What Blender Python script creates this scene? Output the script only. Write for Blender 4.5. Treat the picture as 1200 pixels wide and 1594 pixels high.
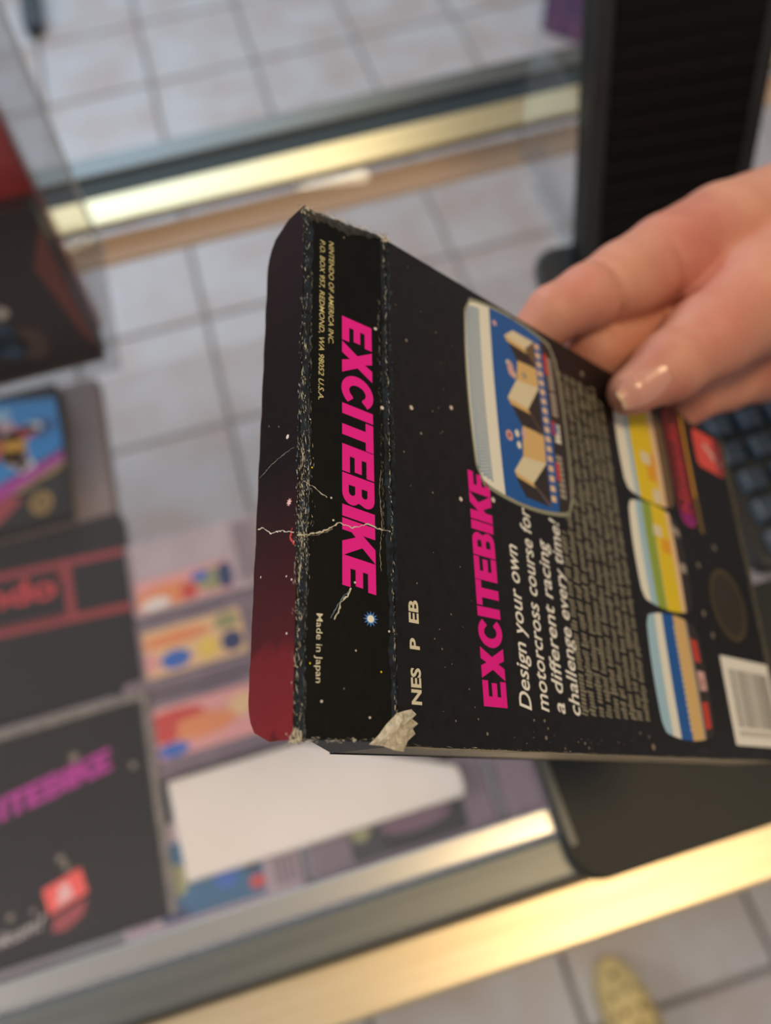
import bpy, bmesh, math, random
import numpy as np
from mathutils import Matrix, Vector

for _o in list(bpy.data.objects):
    bpy.data.objects.remove(_o, do_unlink=True)
scene = bpy.context.scene
COL = scene.collection
random.seed(7)

# ------------------------------------------------------------------ camera
# x runs along the counter, y across it (away from the viewer), z up; counter top at 0.93 m
TOP = 0.93
CAM_H = 0.42
cam_d = bpy.data.cameras.new('camera')
cam = bpy.data.objects.new('camera', cam_d)
COL.objects.link(cam)
cam_d.sensor_fit = 'VERTICAL'
cam_d.sensor_height = 36.0
cam_d.sensor_width = 27.1
cam_d.lens = 25.97
cam_d.clip_start = 0.01
W = Matrix(((0.9593, -0.2701, 0.0830), (-0.2784, -0.8536, 0.4402), (-0.0480, -0.4454, -0.8940)))
M = Matrix.Identity(4)
for i in range(3):
    M[i][0] = W[i][0]; M[i][1] = -W[i][1]; M[i][2] = -W[i][2]
M.translation = (0, 0, TOP + CAM_H)
cam.matrix_world = M
cam_d.dof.use_dof = True
cam_d.dof.focus_distance = 0.160
cam_d.dof.aperture_fstop = 6.8
scene.camera = cam

# ------------------------------------------------------------------ world, lamps, exposure
world = bpy.data.worlds.new('world')
scene.world = world
world.use_nodes = True
bg = world.node_tree.nodes['Background']
bg.inputs[0].default_value = (0.97, 0.93, 0.93, 1)
bg.inputs[1].default_value = 0.30


def area(name, loc, target, size, size_y, power, color):
    d = bpy.data.lights.new(name, 'AREA')
    d.shape = 'RECTANGLE'; d.size = size; d.size_y = size_y
    d.energy = power; d.color = color
    o = bpy.data.objects.new(name, d)
    COL.objects.link(o)
    o.location = loc
    o.rotation_euler = (Vector(target) - Vector(loc)).to_track_quat('-Z', 'Y').to_euler()
    return o


area('ceiling_light_cool', (-0.9, 4.6, 3.0), (-0.3, 2.6, 0), 2.4, 1.0, 100, (0.60, 0.80, 1.0))
area('ceiling_light_warm', (0.55, -0.22, 3.0), (0.35, 0.0, 0.9), 0.5, 0.4, 19, (1.0, 0.73, 0.40))
area('ceiling_light_left', (-3.4, 0.5, 3.0), (-0.1, 0.5, 0.5), 1.6, 1.6, 80, (1.0, 0.94, 0.90))
area('ceiling_light_far_warm', (0.52, 3.25, 3.0), (0, 0.5, 0.9), 0.36, 0.30, 6.5, (1.0, 0.88, 0.60))
# added unseen lamp under the near rail, brightens the case contents
area('case_strip_light', (0, 0.008, 0.912), (0, 0.30, 0.66), 1.7, 0.02, 1.5, (1.0, 0.90, 0.88))

vs = scene.view_settings
vs.view_transform = 'Standard'
try:
    vs.look = 'None'
except Exception:
    pass
vs.gamma = 1.0
vs.use_curve_mapping = False
vs.exposure = 0.0


# ------------------------------------------------------------------ materials
def lin(h):
    h = h.lstrip('#')
    out = []
    for i in (0, 2, 4):
        c = int(h[i:i + 2], 16) / 255.0
        out.append(c / 12.92 if c <= 0.04045 else ((c + 0.055) / 1.055) ** 2.4)
    return tuple(out) + (1.0,)


def mat(name, color, rough=0.5, metal=0.0, spec=0.5, coat=0.0, color2=None, scale=60.0, detail=4.0,
        bump=0.0, bump_scale=400.0, sss=0.0, lo=0.35, hi=0.65, stretch=None):
    m = bpy.data.materials.new(name)
    m.use_nodes = True
    nt = m.node_tree
    b = nt.nodes['Principled BSDF']
    b.inputs['Base Color'].default_value = lin(color)
    b.inputs['Roughness'].default_value = rough
    b.inputs['Metallic'].default_value = metal
    b.inputs['Specular IOR Level'].default_value = spec
    b.inputs['Coat Weight'].default_value = coat
    b.inputs['Coat Roughness'].default_value = 0.15
    tc = None
    if color2 or bump:
        tc = nt.nodes.new('ShaderNodeTexCoord')
        src = tc.outputs['Object']
        if stretch:
            mp = nt.nodes.new('ShaderNodeMapping')
            mp.inputs['Scale'].default_value = stretch
            nt.links.new(src, mp.inputs['Vector'])
            src = mp.outputs['Vector']
    if color2:
        n = nt.nodes.new('ShaderNodeTexNoise')
        n.inputs['Scale'].default_value = scale
        n.inputs['Detail'].default_value = detail
        r = nt.nodes.new('ShaderNodeValToRGB')
        r.color_ramp.elements[0].position = lo
        r.color_ramp.elements[1].position = hi
        r.color_ramp.elements[0].color = lin(color)
        r.color_ramp.elements[1].color = lin(color2)
        nt.links.new(src, n.inputs['Vector'])
        nt.links.new(n.outputs['Fac'], r.inputs['Fac'])
        nt.links.new(r.outputs['Color'], b.inputs['Base Color'])
    if bump:
        n2 = nt.nodes.new('ShaderNodeTexNoise')
        n2.inputs['Scale'].default_value = bump_scale
        n2.inputs['Detail'].default_value = 3
        bp = nt.nodes.new('ShaderNodeBump')
        bp.inputs['Strength'].default_value = bump
        bp.inputs['Distance'].default_value = 0.001
        nt.links.new(src, n2.inputs['Vector'])
        nt.links.new(n2.outputs['Fac'], bp.inputs['Height'])
        nt.links.new(bp.outputs['Normal'], b.inputs['Normal'])
    if sss:
        b.inputs['Subsurface Weight'].default_value = sss
        b.inputs['Subsurface Radius'].default_value = (0.010, 0.004, 0.002)
        b.inputs['Subsurface Scale'].default_value = 0.6
    return m


def glass_mat(name, tint='#f2f7f4', rough=0.02, ior=1.45, haze=0.0):
    """thin pane: straight-through transmission plus Fresnel reflection, a little haze from dust"""
    m = bpy.data.materials.new(name)
    m.use_nodes = True
    nt = m.node_tree
    nt.nodes.clear()
    out = nt.nodes.new('ShaderNodeOutputMaterial')
    tr = nt.nodes.new('ShaderNodeBsdfTransparent'); tr.inputs[0].default_value = lin(tint)
    gl = nt.nodes.new('ShaderNodeBsdfGlossy'); gl.inputs['Roughness'].default_value = rough
    # Fresnel by Schlick on |N.V|, the same from both sides of the pane
    ge = nt.nodes.new('ShaderNodeNewGeometry')
    dt = nt.nodes.new('ShaderNodeVectorMath'); dt.operation = 'DOT_PRODUCT'
    ab = nt.nodes.new('ShaderNodeMath'); ab.operation = 'ABSOLUTE'
    om = nt.nodes.new('ShaderNodeMath'); om.operation = 'SUBTRACT'; om.inputs[0].default_value = 1.0
    pw = nt.nodes.new('ShaderNodeMath'); pw.operation = 'POWER'; pw.inputs[1].default_value = 5.0
    f0 = ((ior - 1) / (ior + 1)) ** 2
    ma = nt.nodes.new('ShaderNodeMath'); ma.operation = 'MULTIPLY_ADD'; ma.inputs[1].default_value = 1 - f0; ma.inputs[2].default_value = f0
    nt.links.new(ge.outputs['Normal'], dt.inputs[0]); nt.links.new(ge.outputs['Incoming'], dt.inputs[1])
    nt.links.new(dt.outputs['Value'], ab.inputs[0]); nt.links.new(ab.outputs[0], om.inputs[1])
    nt.links.new(om.outputs[0], pw.inputs[0]); nt.links.new(pw.outputs[0], ma.inputs[0])
    mx = nt.nodes.new('ShaderNodeMixShader')
    nt.links.new(ma.outputs[0], mx.inputs[0])
    nt.links.new(tr.outputs[0], mx.inputs[1])
    nt.links.new(gl.outputs[0], mx.inputs[2])
    last = mx.outputs[0]
    if haze:
        df = nt.nodes.new('ShaderNodeBsdfDiffuse'); df.inputs[0].default_value = lin('#e8e8ea')
        m2 = nt.nodes.new('ShaderNodeMixShader'); m2.inputs[0].default_value = haze
        nt.links.new(last, m2.inputs[1]); nt.links.new(df.outputs[0], m2.inputs[2])
        last = m2.outputs[0]
    nt.links.new(last, out.inputs[0])
    return m


MT = {}
MT['card'] = mat('black_card', '#120f0f', 0.40, spec=0.28, coat=0.0, color2='#1a1718', scale=260, bump=0.05, bump_scale=900)
MT['card_end'] = mat('black_card_end', '#0c0d0c', 0.55, spec=0.12, color2='#101110', scale=300, bump=0.05, bump_scale=900)
MT['magenta'] = mat('magenta_print', '#e41c93', 0.5, spec=0.2)
MT['cream'] = mat('cream_print', '#d8d2b8', 0.45)
MT['white'] = mat('white_print', '#eceae2', 0.45)
MT['yellowish'] = mat('address_print', '#cfc48a', 0.45)
MT['copy'] = mat('copy_print', '#857f6a', 0.5)
MT['paper'] = mat('worn_paper', '#cfc7b2', 0.9, color2='#a99f88', scale=900, bump=0.6, bump_scale=1500)
MT['scuff'] = mat('scuffed_fold', '#222d39', 0.7, spec=0.2, color2='#0f1214', scale=500)
MT['fibre'] = mat('fibre_white', '#c9c3b0', 0.9)
MT['fibre_blue'] = mat('fibre_blue', '#6d8296', 0.9)
MT['fibre_grey'] = mat('fibre_grey', '#7d7768', 0.9)
MT['star'] = mat('star_print', '#cfc6bd', 0.5)
MT['star_blue'] = mat('star_blue_print', '#3f7fd0', 0.5)
MT['star_dim'] = mat('star_dim_print', '#7c7164', 0.5)
MT['frame'] = mat('screen_frame_print', '#8e907a', 0.45)
MT['p_white'] = mat('picture_cream', '#e6e5d8', 0.45)
MT['p_dot'] = mat('picture_dot_blue', '#3f7cae', 0.45)
MT['p_blue'] = mat('picture_blue', '#1257a4', 0.42)
MT['p_tan'] = mat('picture_tan', '#d6b273', 0.45)
MT['p_pale'] = mat('picture_pale', '#dbd0b0', 0.45)
MT['p_dark'] = mat('picture_dark', '#2b211d', 0.45)
MT['p_brown'] = mat('picture_brown', '#6b5335', 0.45)
MT['p_red'] = mat('picture_red', '#c23a28', 0.45)
MT['p_pink'] = mat('picture_pink', '#d5a9a6', 0.45)
MT['p_peach'] = mat('picture_peach', '#e4c29a', 0.45)
MT['p_yellow'] = mat('picture_yellow', '#e3c60c', 0.42)
MT['p_green'] = mat('picture_green', '#8fa53a', 0.42)
MT['p_orange'] = mat('picture_orange', '#e3a012', 0.42)
MT['p_sky'] = mat('picture_sky', '#9fc3d8', 0.42)
MT['p_grey'] = mat('picture_grey', '#9d9388', 0.45)
MT['olive'] = mat('seal_print', '#2e2614', 0.42)
MT['olive_ring'] = mat('seal_ring_print', '#45371a', 0.42)
MT['pill_red'] = mat('pill_red_print', '#a01f1c', 0.42)
MT['pill_dark'] = mat('pill_dark_print', '#591416', 0.42)
MT['bar_ink'] = mat('barcode_ink', '#65625c', 0.5)

# tuck flap: black print that runs into red at its lower end
m = mat('tuck_flap_print', '#1c1517', 0.5, spec=0.10)
nt = m.node_tree
tc = nt.nodes.new('ShaderNodeTexCoord'); sx = nt.nodes.new('ShaderNodeSeparateXYZ')
nz = nt.nodes.new('ShaderNodeTexNoise'); nz.inputs['Scale'].default_value = 180
ad = nt.nodes.new('ShaderNodeMath'); ad.operation = 'MULTIPLY_ADD'; ad.inputs[1].default_value = 0.010
mr = nt.nodes.new('ShaderNodeMapRange'); mr.inputs[1].default_value = 0.0; mr.inputs[2].default_value = 0.130
rp = nt.nodes.new('ShaderNodeValToRGB')
els = rp.color_ramp.elements
els[0].position = 0.0; els[0].color = lin('#7d2226')
els[1].position = 1.0; els[1].color = lin('#1d0f12')
for pos, c in ((0.03, '#2a1214'), (0.05, '#711d22'), (0.17, '#651b21'), (0.20, '#46151a'), (0.36, '#2c1115'), (0.5, '#150d0f'), (0.75, '#180e10')):
    e_ = els.new(pos); e_.color = lin(c)
nt.links.new(tc.outputs['Object'], sx.inputs[0])
nt.links.new(tc.outputs['Object'], nz.inputs['Vector'])
nt.links.new(nz.outputs['Fac'], ad.inputs[0]); nt.links.new(sx.outputs['X'], ad.inputs[2])
nt.links.new(ad.outputs[0], mr.inputs[0]); nt.links.new(mr.outputs[0], rp.inputs[0])
nt.links.new(rp.outputs[0], nt.nodes['Principled BSDF'].inputs['Base Color'])
MT['tuck'] = m

# skin
m = mat('skin', '#c98f78', 0.52, spec=0.35, color2='#bd7263', scale=34, detail=3, lo=0.38, hi=0.72, bump=0.25, bump_scale=700, sss=0.25)
MT['skin'] = m
MT['nail'] = mat('nail', '#cb9384', 0.28, spec=0.5, coat=0.2, sss=0.1)
MT['nail_tip'] = mat('nail_tip', '#c9ad8e', 0.35, spec=0.5)


# ------------------------------------------------------------------ mesh helpers
def link(name, me, material=None, parent=None, smooth=False):
    o = bpy.data.objects.new(name, me)
    COL.objects.link(o)
    if material is not None:
        for mm in (material if isinstance(material, (list, tuple)) else [material]):
            me.materials.append(mm)
    if parent:
        o.parent = parent
    if smooth:
        for p in me.polygons:
            p.use_smooth = True
    return o


def from_bm(name, bm, material=None, parent=None, smooth=False):
    me = bpy.data.meshes.new(name)
    bmesh.ops.recalc_face_normals(bm, faces=bm.faces)
    bm.to_mesh(me); bm.free()
    return link(name, me, material, parent, smooth)


def pydata(name, verts, faces, material=None, parent=None, idx=None, smooth=False):
    me = bpy.data.meshes.new(name)
    me.from_pydata([tuple(v) for v in verts], [], faces)
    me.update()
    o = link(name, me, material, parent, smooth)
    if idx is not None:
        for p, i in zip(me.polygons, idx):
            p.material_index = i
    return o


def add_box(bm, lo, hi, bevel=0.0, seg=2, mi=0):
    vs_ = [bm.verts.new((x, y, z)) for x in (lo[0], hi[0]) for y in (lo[1], hi[1]) for z in (lo[2], hi[2])]
    fs = []
    for q in ((0, 1, 3, 2), (4, 6, 7, 5), (0, 4, 5, 1), (2, 3, 7, 6), (0, 2, 6, 4), (1, 5, 7, 3)):
        f = bm.faces.new([vs_[i] for i in q]); f.material_index = mi; fs.append(f)
    if bevel:
        es = list({e for f in fs for e in f.edges})
        bmesh.ops.bevel(bm, geom=es, offset=bevel, segments=seg, affect='EDGES', profile=0.5)
    return fs


def box(name, lo, hi, material, parent=None, bevel=0.0, seg=2):
    bm = bmesh.new()
    add_box(bm, lo, hi, bevel, seg)
    return from_bm(name, bm, material, parent)


def prism(name, loop, z0, z1, material, parent=None, fn=None, bevel=0.0):
    """outline (x, y) extruded from z0 to z1"""
    bm = bmesh.new()
    a = [bm.verts.new((x, y, z0)) for x, y in loop]
    b = [bm.verts.new((x, y, z1)) for x, y in loop]
    n = len(loop)
    bm.faces.new(a[::-1]); bm.faces.new(b)
    for i in range(n):
        bm.faces.new((a[i], a[(i + 1) % n], b[(i + 1) % n], b[i]))
    if bevel:
        es = [e for e in bm.edges if abs(e.verts[0].co.z - e.verts[1].co.z) < 1e-9]
        bmesh.ops.bevel(bm, geom=es, offset=bevel, segments=2, affect='EDGES', profile=0.5)
    if fn:
        for v in bm.verts:
            v.co = fn(*v.co)
    return from_bm(name, bm, material, parent)


def rounded(x0, y0, x1, y1, r, n=6):
    pts = []
    for cx, cy, a0 in ((x1 - r, y1 - r, 0), (x0 + r, y1 - r, 90), (x0 + r, y0 + r, 180), (x1 - r, y0 + r, 270)):
        for k in range(n + 1):
            a = math.radians(a0 + 90 * k / n)
            pts.append((cx + r * math.cos(a), cy + r * math.sin(a)))
    return pts


def empty(name, loc=(0, 0, 0), label=None, cat=None, group=None, rot=(0, 0, 0)):
    o = bpy.data.objects.new(name, None)
    COL.objects.link(o)
    o.empty_display_size = 0.02
    o.location = loc
    o.rotation_euler = rot
    tag(o, label, cat, group)
    return o


def tag(o, label=None, cat=None, group=None, kind=None):
    if label: o['label'] = label
    if cat: o['category'] = cat
    if group: o['group'] = group
    if kind: o['kind'] = kind
    return o


def copy_tree(o, parent=None):
    c = o.copy(); COL.objects.link(c)
    if parent:
        c.parent = parent
    for ch in list(o.children):
        copy_tree(ch, c)
    return c


def circle(cx, cy, rx, ry=None, n=20):
    ry = ry or rx
    return [(cx + rx * math.cos(2 * math.pi * k / n), cy + ry * math.sin(2 * math.pi * k / n)) for k in range(n)]


class Art:
    """flat print: outlines of one layer upon another, one mesh, a material slot per ink"""
    def __init__(self, fn, dz=0.05, step=0.02):
        self.fn, self.dz, self.step = fn, dz, step
        self.v, self.f, self.i, self.m = [], [], [], []

    def add(self, loop, key, layer=0):
        if key not in self.m:
            self.m.append(key)
        k = len(self.v)
        self.v += [self.fn(x, y, self.dz + self.step * layer) for x, y in loop]
        self.f.append(list(range(k, k + len(loop)))); self.i.append(self.m.index(key))

    def build(self, name, parent, label=None):
        o = pydata(name, self.v, self.f, [MT[k] for k in self.m], parent, self.i)
        if label: o['label'] = label
        return o


# ------------------------------------------------------------------ lettering
def arc(cx, cy, rx, ry, a0, a1, n=14):
    return [(cx + rx * math.cos(math.radians(a0 + (a1 - a0) * k / n)), cy + ry * math.sin(math.radians(a0 + (a1 - a0) * k / n))) for k in range(n + 1)]


def glyph(c):
    """heavy wide sans capitals: (advance, loops)"""
    if c == 'E':
        return 0.80, [[(0, 0), (.76, 0), (.76, .24), (.30, .24), (.30, .39), (.70, .39), (.70, .61), (.30, .61), (.30, .76), (.76, .76), (.76, 1), (0, 1)]]
    if c == 'I':
        return 0.36, [[(0, 0), (.31, 0), (.31, 1), (0, 1)]]
    if c == 'T':
        return 0.82, [[(.25, 0), (.56, 0), (.56, .75), (.80, .75), (.80, 1), (0, 1), (0, .75), (.25, .75)]]
    if c == 'X':
        return 0.96, [[(0, 0), (.36, 0), (.49, .26), (.60, 0), (.98, 0), (.68, .51), (.95, 1), (.60, 1), (.49, .76), (.39, 1), (.02, 1), (.30, .51)]]
    if c == 'K':
        return 0.94, [[(0, 0), (.31, 0), (.31, .28), (.41, .40), (.60, 0), (.97, 0), (.63, .60), (.94, 1), (.57, 1), (.31, .63), (.31, 1), (0, 1)]]
    if c == 'C':
        lo = arc(.48, .5, .48, .52, 38, 322, 26)
        li = arc(.48, .5, .20, .27, 322, 38, 20)
        return 0.94, [lo + [(.70, .36)] + li + [(.70, .64)]]
    if c == 'B':
        out = [(0, 0), (.52, 0)] + arc(.52, .28, .30, .28, -90, 50, 8) + arc(.50, .74, .28, .26, -30, 90, 8) + [(0, 1)]
        h1 = [(.29, .20), (.47, .20)] + arc(.47, .30, .09, .10, -80, 80, 6) + [(.29, .40)]
        h2 = [(.29, .60), (.46, .60)] + arc(.46, .69, .08, .09, -80, 80, 6) + [(.29, .78)]
        return 0.86, [out, h1, h2]
    return 0.4, []


def filled(loops):
    """outlines with holes -> (verts2d, faces)"""
    cu = bpy.data.curves.new('outline', 'CURVE')
    cu.dimensions = '2D'; cu.fill_mode = 'BOTH'
    for lp in loops:
        s = cu.splines.new('POLY')
        s.points.add(len(lp) - 1)
        for p, (x, y) in zip(s.points, lp):
            p.co = (x, y, 0, 1)
        s.use_cyclic_u = True
    return harvest(cu)


def harvest(cu):
    o = bpy.data.objects.new('outline', cu)
    COL.objects.link(o)
    dg = bpy.context.evaluated_depsgraph_get()
    me = bpy.data.meshes.new_from_object(o.evaluated_get(dg))
    v = [(p.co.x, p.co.y) for p in me.vertices]
    f = [list(p.vertices) for p in me.polygons]
    bpy.data.objects.remove(o, do_unlink=True)
    bpy.data.curves.remove(cu); bpy.data.meshes.remove(me)
    # keep the upper sheet only, facing +z
    out = []
    for q in f:
        a = sum(v[q[i]][0] * v[q[(i + 1) % len(q)]][1] - v[q[(i + 1) % len(q)]][0] * v[q[i]][1] for i in range(len(q)))
        if abs(a) > 1e-12:
            out.append(q if a > 0 else q[::-1])
    return v, out


def heavy(word, length, height, shear=0.0):
    loops, x = [], 0.0
    for c in word:
        adv, ls = glyph(c)
        loops += [[(px + x, py) for px, py in l] for l in ls]
        x += adv
    k = length / x
    loops = [[(px * k + py * shear * height, py * height) for px, py in l] for l in loops]
    return filled(loops)


def text2d(body, length, cap, shear=0.0, bold=0.0, space=1.0):
    cu = bpy.data.curves.new('lettering', 'FONT')
    cu.body = body; cu.size = 1.0; cu.shear = shear; cu.offset = bold; cu.resolution_u = 3
    cu.space_character = space
    v, f = harvest(cu)
    xs = [p[0] for p in v]
    x0, x1 = min(xs), max(xs)
    k = length / (x1 - x0)
    ky = cap / 0.70
    return [((x - x0) * k, y * ky) for x, y in v], f


def lettering(name, tf, fn, key, parent, dz=0.06, label=None):
    v, f = tf
    o = pydata(name, [fn(x, y, dz) for x, y in v], f, MT[key], parent)
    if label: o['label'] = label
    return o


# ------------------------------------------------------------------ floor (structure) with its tiles
floor = box('floor', (-2.6, -1.6, -0.06), (2.6, 4.2, -0.006), mat('grout', '#8a8785', 0.9, color2='#7a7674', scale=20))
tag(floor, kind='structure')
tm = mat('floor_tile', '#b6b6b9', 0.38, spec=0.4, color2='#a99a94', scale=7, detail=6, lo=0.38, hi=0.74, bump=0.12, bump_scale=60)
P = 0.3110
tb = bmesh.new()
add_box(tb, (-P / 2 + .0045, -P / 2 + .0045, -0.006), (P / 2 - .0045, P / 2 - .0045, 0.0), 0.0018, 1)
t0 = from_bm('tile', tb, tm, floor)
first = True
for ix in range(-7, 8):
    for iy in range(-4, 13):
        cx = 0.1715 + P * (ix - 0.5); cy = 2.2250 + P * (iy - 8 + 0.5)
        o = t0 if first else t0.copy()
        if not first:
            COL.objects.link(o)
        first = False
        o.location = (cx, cy, random.uniform(-0.0006, 0.0006))
        o.rotation_euler = (random.uniform(-.001, .001), random.uniform(-.001, .001), random.choice((0, math.pi / 2, math.pi, -math.pi / 2)))
# the mottling must not repeat tile by tile: shift the pattern by the tile's own random number
nt = tm.node_tree
oi = nt.nodes.new('ShaderNodeObjectInfo')
va = nt.nodes.new('ShaderNodeVectorMath'); va.operation = 'SCALE'; va.inputs[0].default_value = (13, 7, 5)
vb = nt.nodes.new('ShaderNodeVectorMath'); vb.operation = 'ADD'
tcn = [n for n in nt.nodes if n.type == 'TEX_COORD'][0]
nt.links.new(oi.outputs['Random'], va.inputs['Scale'])
nt.links.new(va.outputs[0], vb.inputs[0]); nt.links.new(tcn.outputs['Object'], vb.inputs[1])
for n in nt.nodes:
    if n.type == 'TEX_NOISE':
        nt.links.new(vb.outputs[0], n.inputs['Vector'])

# ------------------------------------------------------------------ the glass display counter
MT['glass'] = glass_mat('counter_glass', '#faf9f9', 0.015, 1.5, haze=0.012)
MT['shelf_glass'] = glass_mat('shelf_glass', '#faf9f9', 0.03, 1.35, haze=0.01)
MT['satin'] = mat('satin_aluminium', '#6c6f6e', 0.45, metal=0.85, color2='#777a78', scale=30, stretch=(0.3, 8, 8))
MT['bright'] = mat('polished_aluminium', '#c9c8c4', 0.30, metal=0.85)
MT['champ'] = mat('champagne_metal', '#dccdb0', 0.40, metal=0.75, color2='#d0bf9e', scale=14, stretch=(0.6, 10, 10), bump=0.08, bump_scale=60)
MT['gold'] = mat('gold_trim', '#e2d3ac', 0.36, metal=0.9, color2='#d8c79c', scale=10, stretch=(0.6, 8, 8))
MT['tan'] = mat('tan_trim', '#c4a684', 0.55, metal=0.0)
MT['darkgap'] = mat('dark_gasket', '#353f43', 0.6, spec=0.2)  # shade on the far rail's inner face, put into the colour

ctr = empty('display_counter', (0, 0.28, 0), 'long glass-topped display counter with aluminium and gold metal rails across the picture', 'counter')
X0, X1 = -0.95, 0.95


def cpart(name, lo, hi, key, bevel=0.0, seg=2, label=None):
    o = box(name, (lo[0], lo[1] - .28, lo[2]), (hi[0], hi[1] - .28, hi[2]), MT[key], ctr, bevel, seg)
    if label: o['label'] = label
    return o


cpart('top_glass', (X0, 0.0022, TOP - 0.007), (X1, 0.5535, TOP), 'glass', label='clear glass counter top')
cpart('glass_lip', (X0, 0.002, TOP + .0002), (X1, 0.0145, TOP + 0.0035), 'bright', 0.0012, label='bright narrow inner lip of the near rail')
cpart('near_rail', (X0, -0.0205, TOP - 0.045), (X1, 0.0015, TOP + 0.0045), 'satin', 0.003, 3, 'grey satin aluminium near rail')
cpart('near_ledge', (X0, -0.0495, TOP - 0.045), (X1, -0.0212, TOP - 0.004), 'champ', 0.0025, 3, 'brushed champagne-coloured outer ledge')
cpart('far_trim', (X0, 0.491, TOP - 0.012), (X1, 0.5205, TOP - 0.0075), 'tan', label='tan strip under the glass at the far edge')
cpart('far_rail', (X0, 0.521, TOP + .0002), (X1, 0.5535, TOP + 0.004), 'gold', 0.0015, 2, 'polished gold-toned far rail')
cpart('far_gasket', (X0, 0.5540, TOP - 0.03), (X1, 0.5800, TOP + 0.001), 'darkgap', 0.001, 1, 'dark grey recessed strip behind the gold rail')
cpart('far_cap', (X0, 0.5802, TOP - 0.03), (X1, 0.606, TOP + 0.004), 'satin', 0.002, 2, 'grey metal far cap')
cpart('shelf_glass', (X0 + .02, -0.005, TOP - 0.251), (X1 - .02, 0.584, TOP - 0.243), 'shelf_glass', label='inner glass shelf')
cpart('front_glass', (X0 + .02, -0.019, 0.12), (X1 - .02, -0.014, TOP - 0.046), 'glass', label='vertical front pane')
for sx_ in (X0, X1 - 0.03):
    for sy_ in (-0.0205, 0.576):
        cpart('corner_post', (sx_, sy_, 0.0), (sx_ + 0.03, sy_ + 0.03, TOP - 0.046 if sy_ < 0 else TOP - 0.031), 'satin', 0.002)
    cpart('end_glass', (sx_ + .012, 0.011, 0.12), (sx_ + .018, 0.575, TOP - 0.0075), 'glass')
cpart('base_rail', (X0 + .031, -0.0205, 0.0), (X1 - .031, 0.0095, 0.115), 'satin', 0.002)
cpart('base_rail', (X0 + .031, 0.576, 0.0), (X1 - .031, 0.606, 0.115), 'satin', 0.002)
SH = TOP - 0.243            # top of the inner shelf

# ------------------------------------------------------------------ cartridges on the inner shelf
MT['cart'] = mat('cartridge_plastic', '#b3a4a9', 0.5, color2='#a99aa0', scale=40)  # pale copy: light caught by the farthest row is put in
MT['cart_dark'] = mat('cartridge_plastic_dark', '#7c6e78', 0.5, color2='#6f626c', scale=40)  # darker copy: shade on the nearer rows is put in
MT['groove'] = mat('cartridge_shoulder', '#84767f', 0.5)
for k, c in dict(l_orange='#d98a5b', l_red='#c0463f', l_pink='#d79a96', l_white='#dcd3cc', l_blue='#3565b5', l_navy='#2c3a63', l_tan='#dcb78a',
                 l_black='#26282c', l_yellow='#dfc15a', l_teal='#2f6284', l_mauve='#705a68', l_olive='#8f9068').items():
    MT[k] = mat('label_' + k[2:], c, 0.42)


def cartridge(x0, y0, length, depth, z, tiltx, body, blobs, lab_rect, label, group):
    root = empty('game_cartridge', (x0 + length / 2, y0 + depth / 2, z), label, 'game cartridge', group)
    root.rotation_euler = (tiltx, 0, 0)
    hx, hy = length / 2, depth / 2
    box('cartridge_body', (-hx, -hy, 0), (hx, hy, 0.019), MT[body], root, 0.003, 3)
    for s in (-1, 1):
        bm = bmesh.new()
        for k in range(4):
            xx = s * (hx - 0.006 - 0.0052 * k)
            add_box(bm, (xx - .0018, -hy + .006, 0.0188), (xx + .0018, hy - .006, 0.0202), 0.0005, 1)
        from_bm('grip_ridges', bm, MT['groove'], root)['kind'] = 'stuff'
    fn = lambda x, y, d: (x, y, 0.019 + d * 0.001)
    a = Art(fn, 0.25, 0.1)
    lx0, ly0, lx1, ly1 = lab_rect
    a.add(rounded(lx0, ly0, lx1, ly1, 0.003, 4), blobs[0], 0)
    for j, (cx, cy, rx, ry, key) in enumerate(blobs[1]):
        a.add([(max(lx0, min(lx1, px)), max(ly0, min(ly1, py))) for px, py in circle(cx, cy, rx, ry, 12)], key, 1 + j)
    a.build('paper_label', root)
    return root


gc = 'cartridges in rows under the glass'
CZ = SH + 0.0005
cartridge(-0.212, 0.281, 0.146, 0.076, CZ, 0.0, 'cart',
          ('l_pink', [(-.02, -.024, .03, .012, 'l_orange'), (-.032, -.03, .014, .007, 'l_white'), (0.000, -.026, .008, .009, 'l_red'), (.022, -.020, .014, .012, 'l_olive'), (.012, -.014, .009, .005, 'l_blue'), (.036, -.02, .008, .014, 'l_navy')]),
          (-.052, -.035, .042, -.004), 'pale pinkish grey cartridge with orange and blue label, farthest row under the glass', gc)
cartridge(-0.212, 0.206, 0.146, 0.072, CZ, 0.0, 'cart_dark',
          ('l_tan', [(-.020, .010, .034, .007, 'l_orange'), (-.022, -.010, .014, .009, 'l_blue'), (-.044, -.008, .008, .010, 'l_pink'), (.008, -.008, .010, .010, 'l_yellow'), (.028, .012, .012, .008, 'l_olive'), (.030, -.008, .010, .010, 'l_navy')]),
          (-.052, -.022, .042, .022), 'mauve grey cartridge with yellow, orange and blue label, middle row under the glass', gc)
cartridge(-0.212, 0.132, 0.146, 0.072, CZ, 0.0, 'cart_dark',
          ('l_pink', [(-.030, .012, .026, .008, 'l_red'), (-.008, .000, .030, .010, 'l_orange'), (-.036, -.014, .014, .006, 'l_blue'), (.028, .008, .012, .010, 'l_tan'), (-.04, .0, .01, .008, 'l_red')]),
          (-.052, -.020, .046, .024), 'mauve grey cartridge with red and orange label, nearest the long white card', gc)
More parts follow.
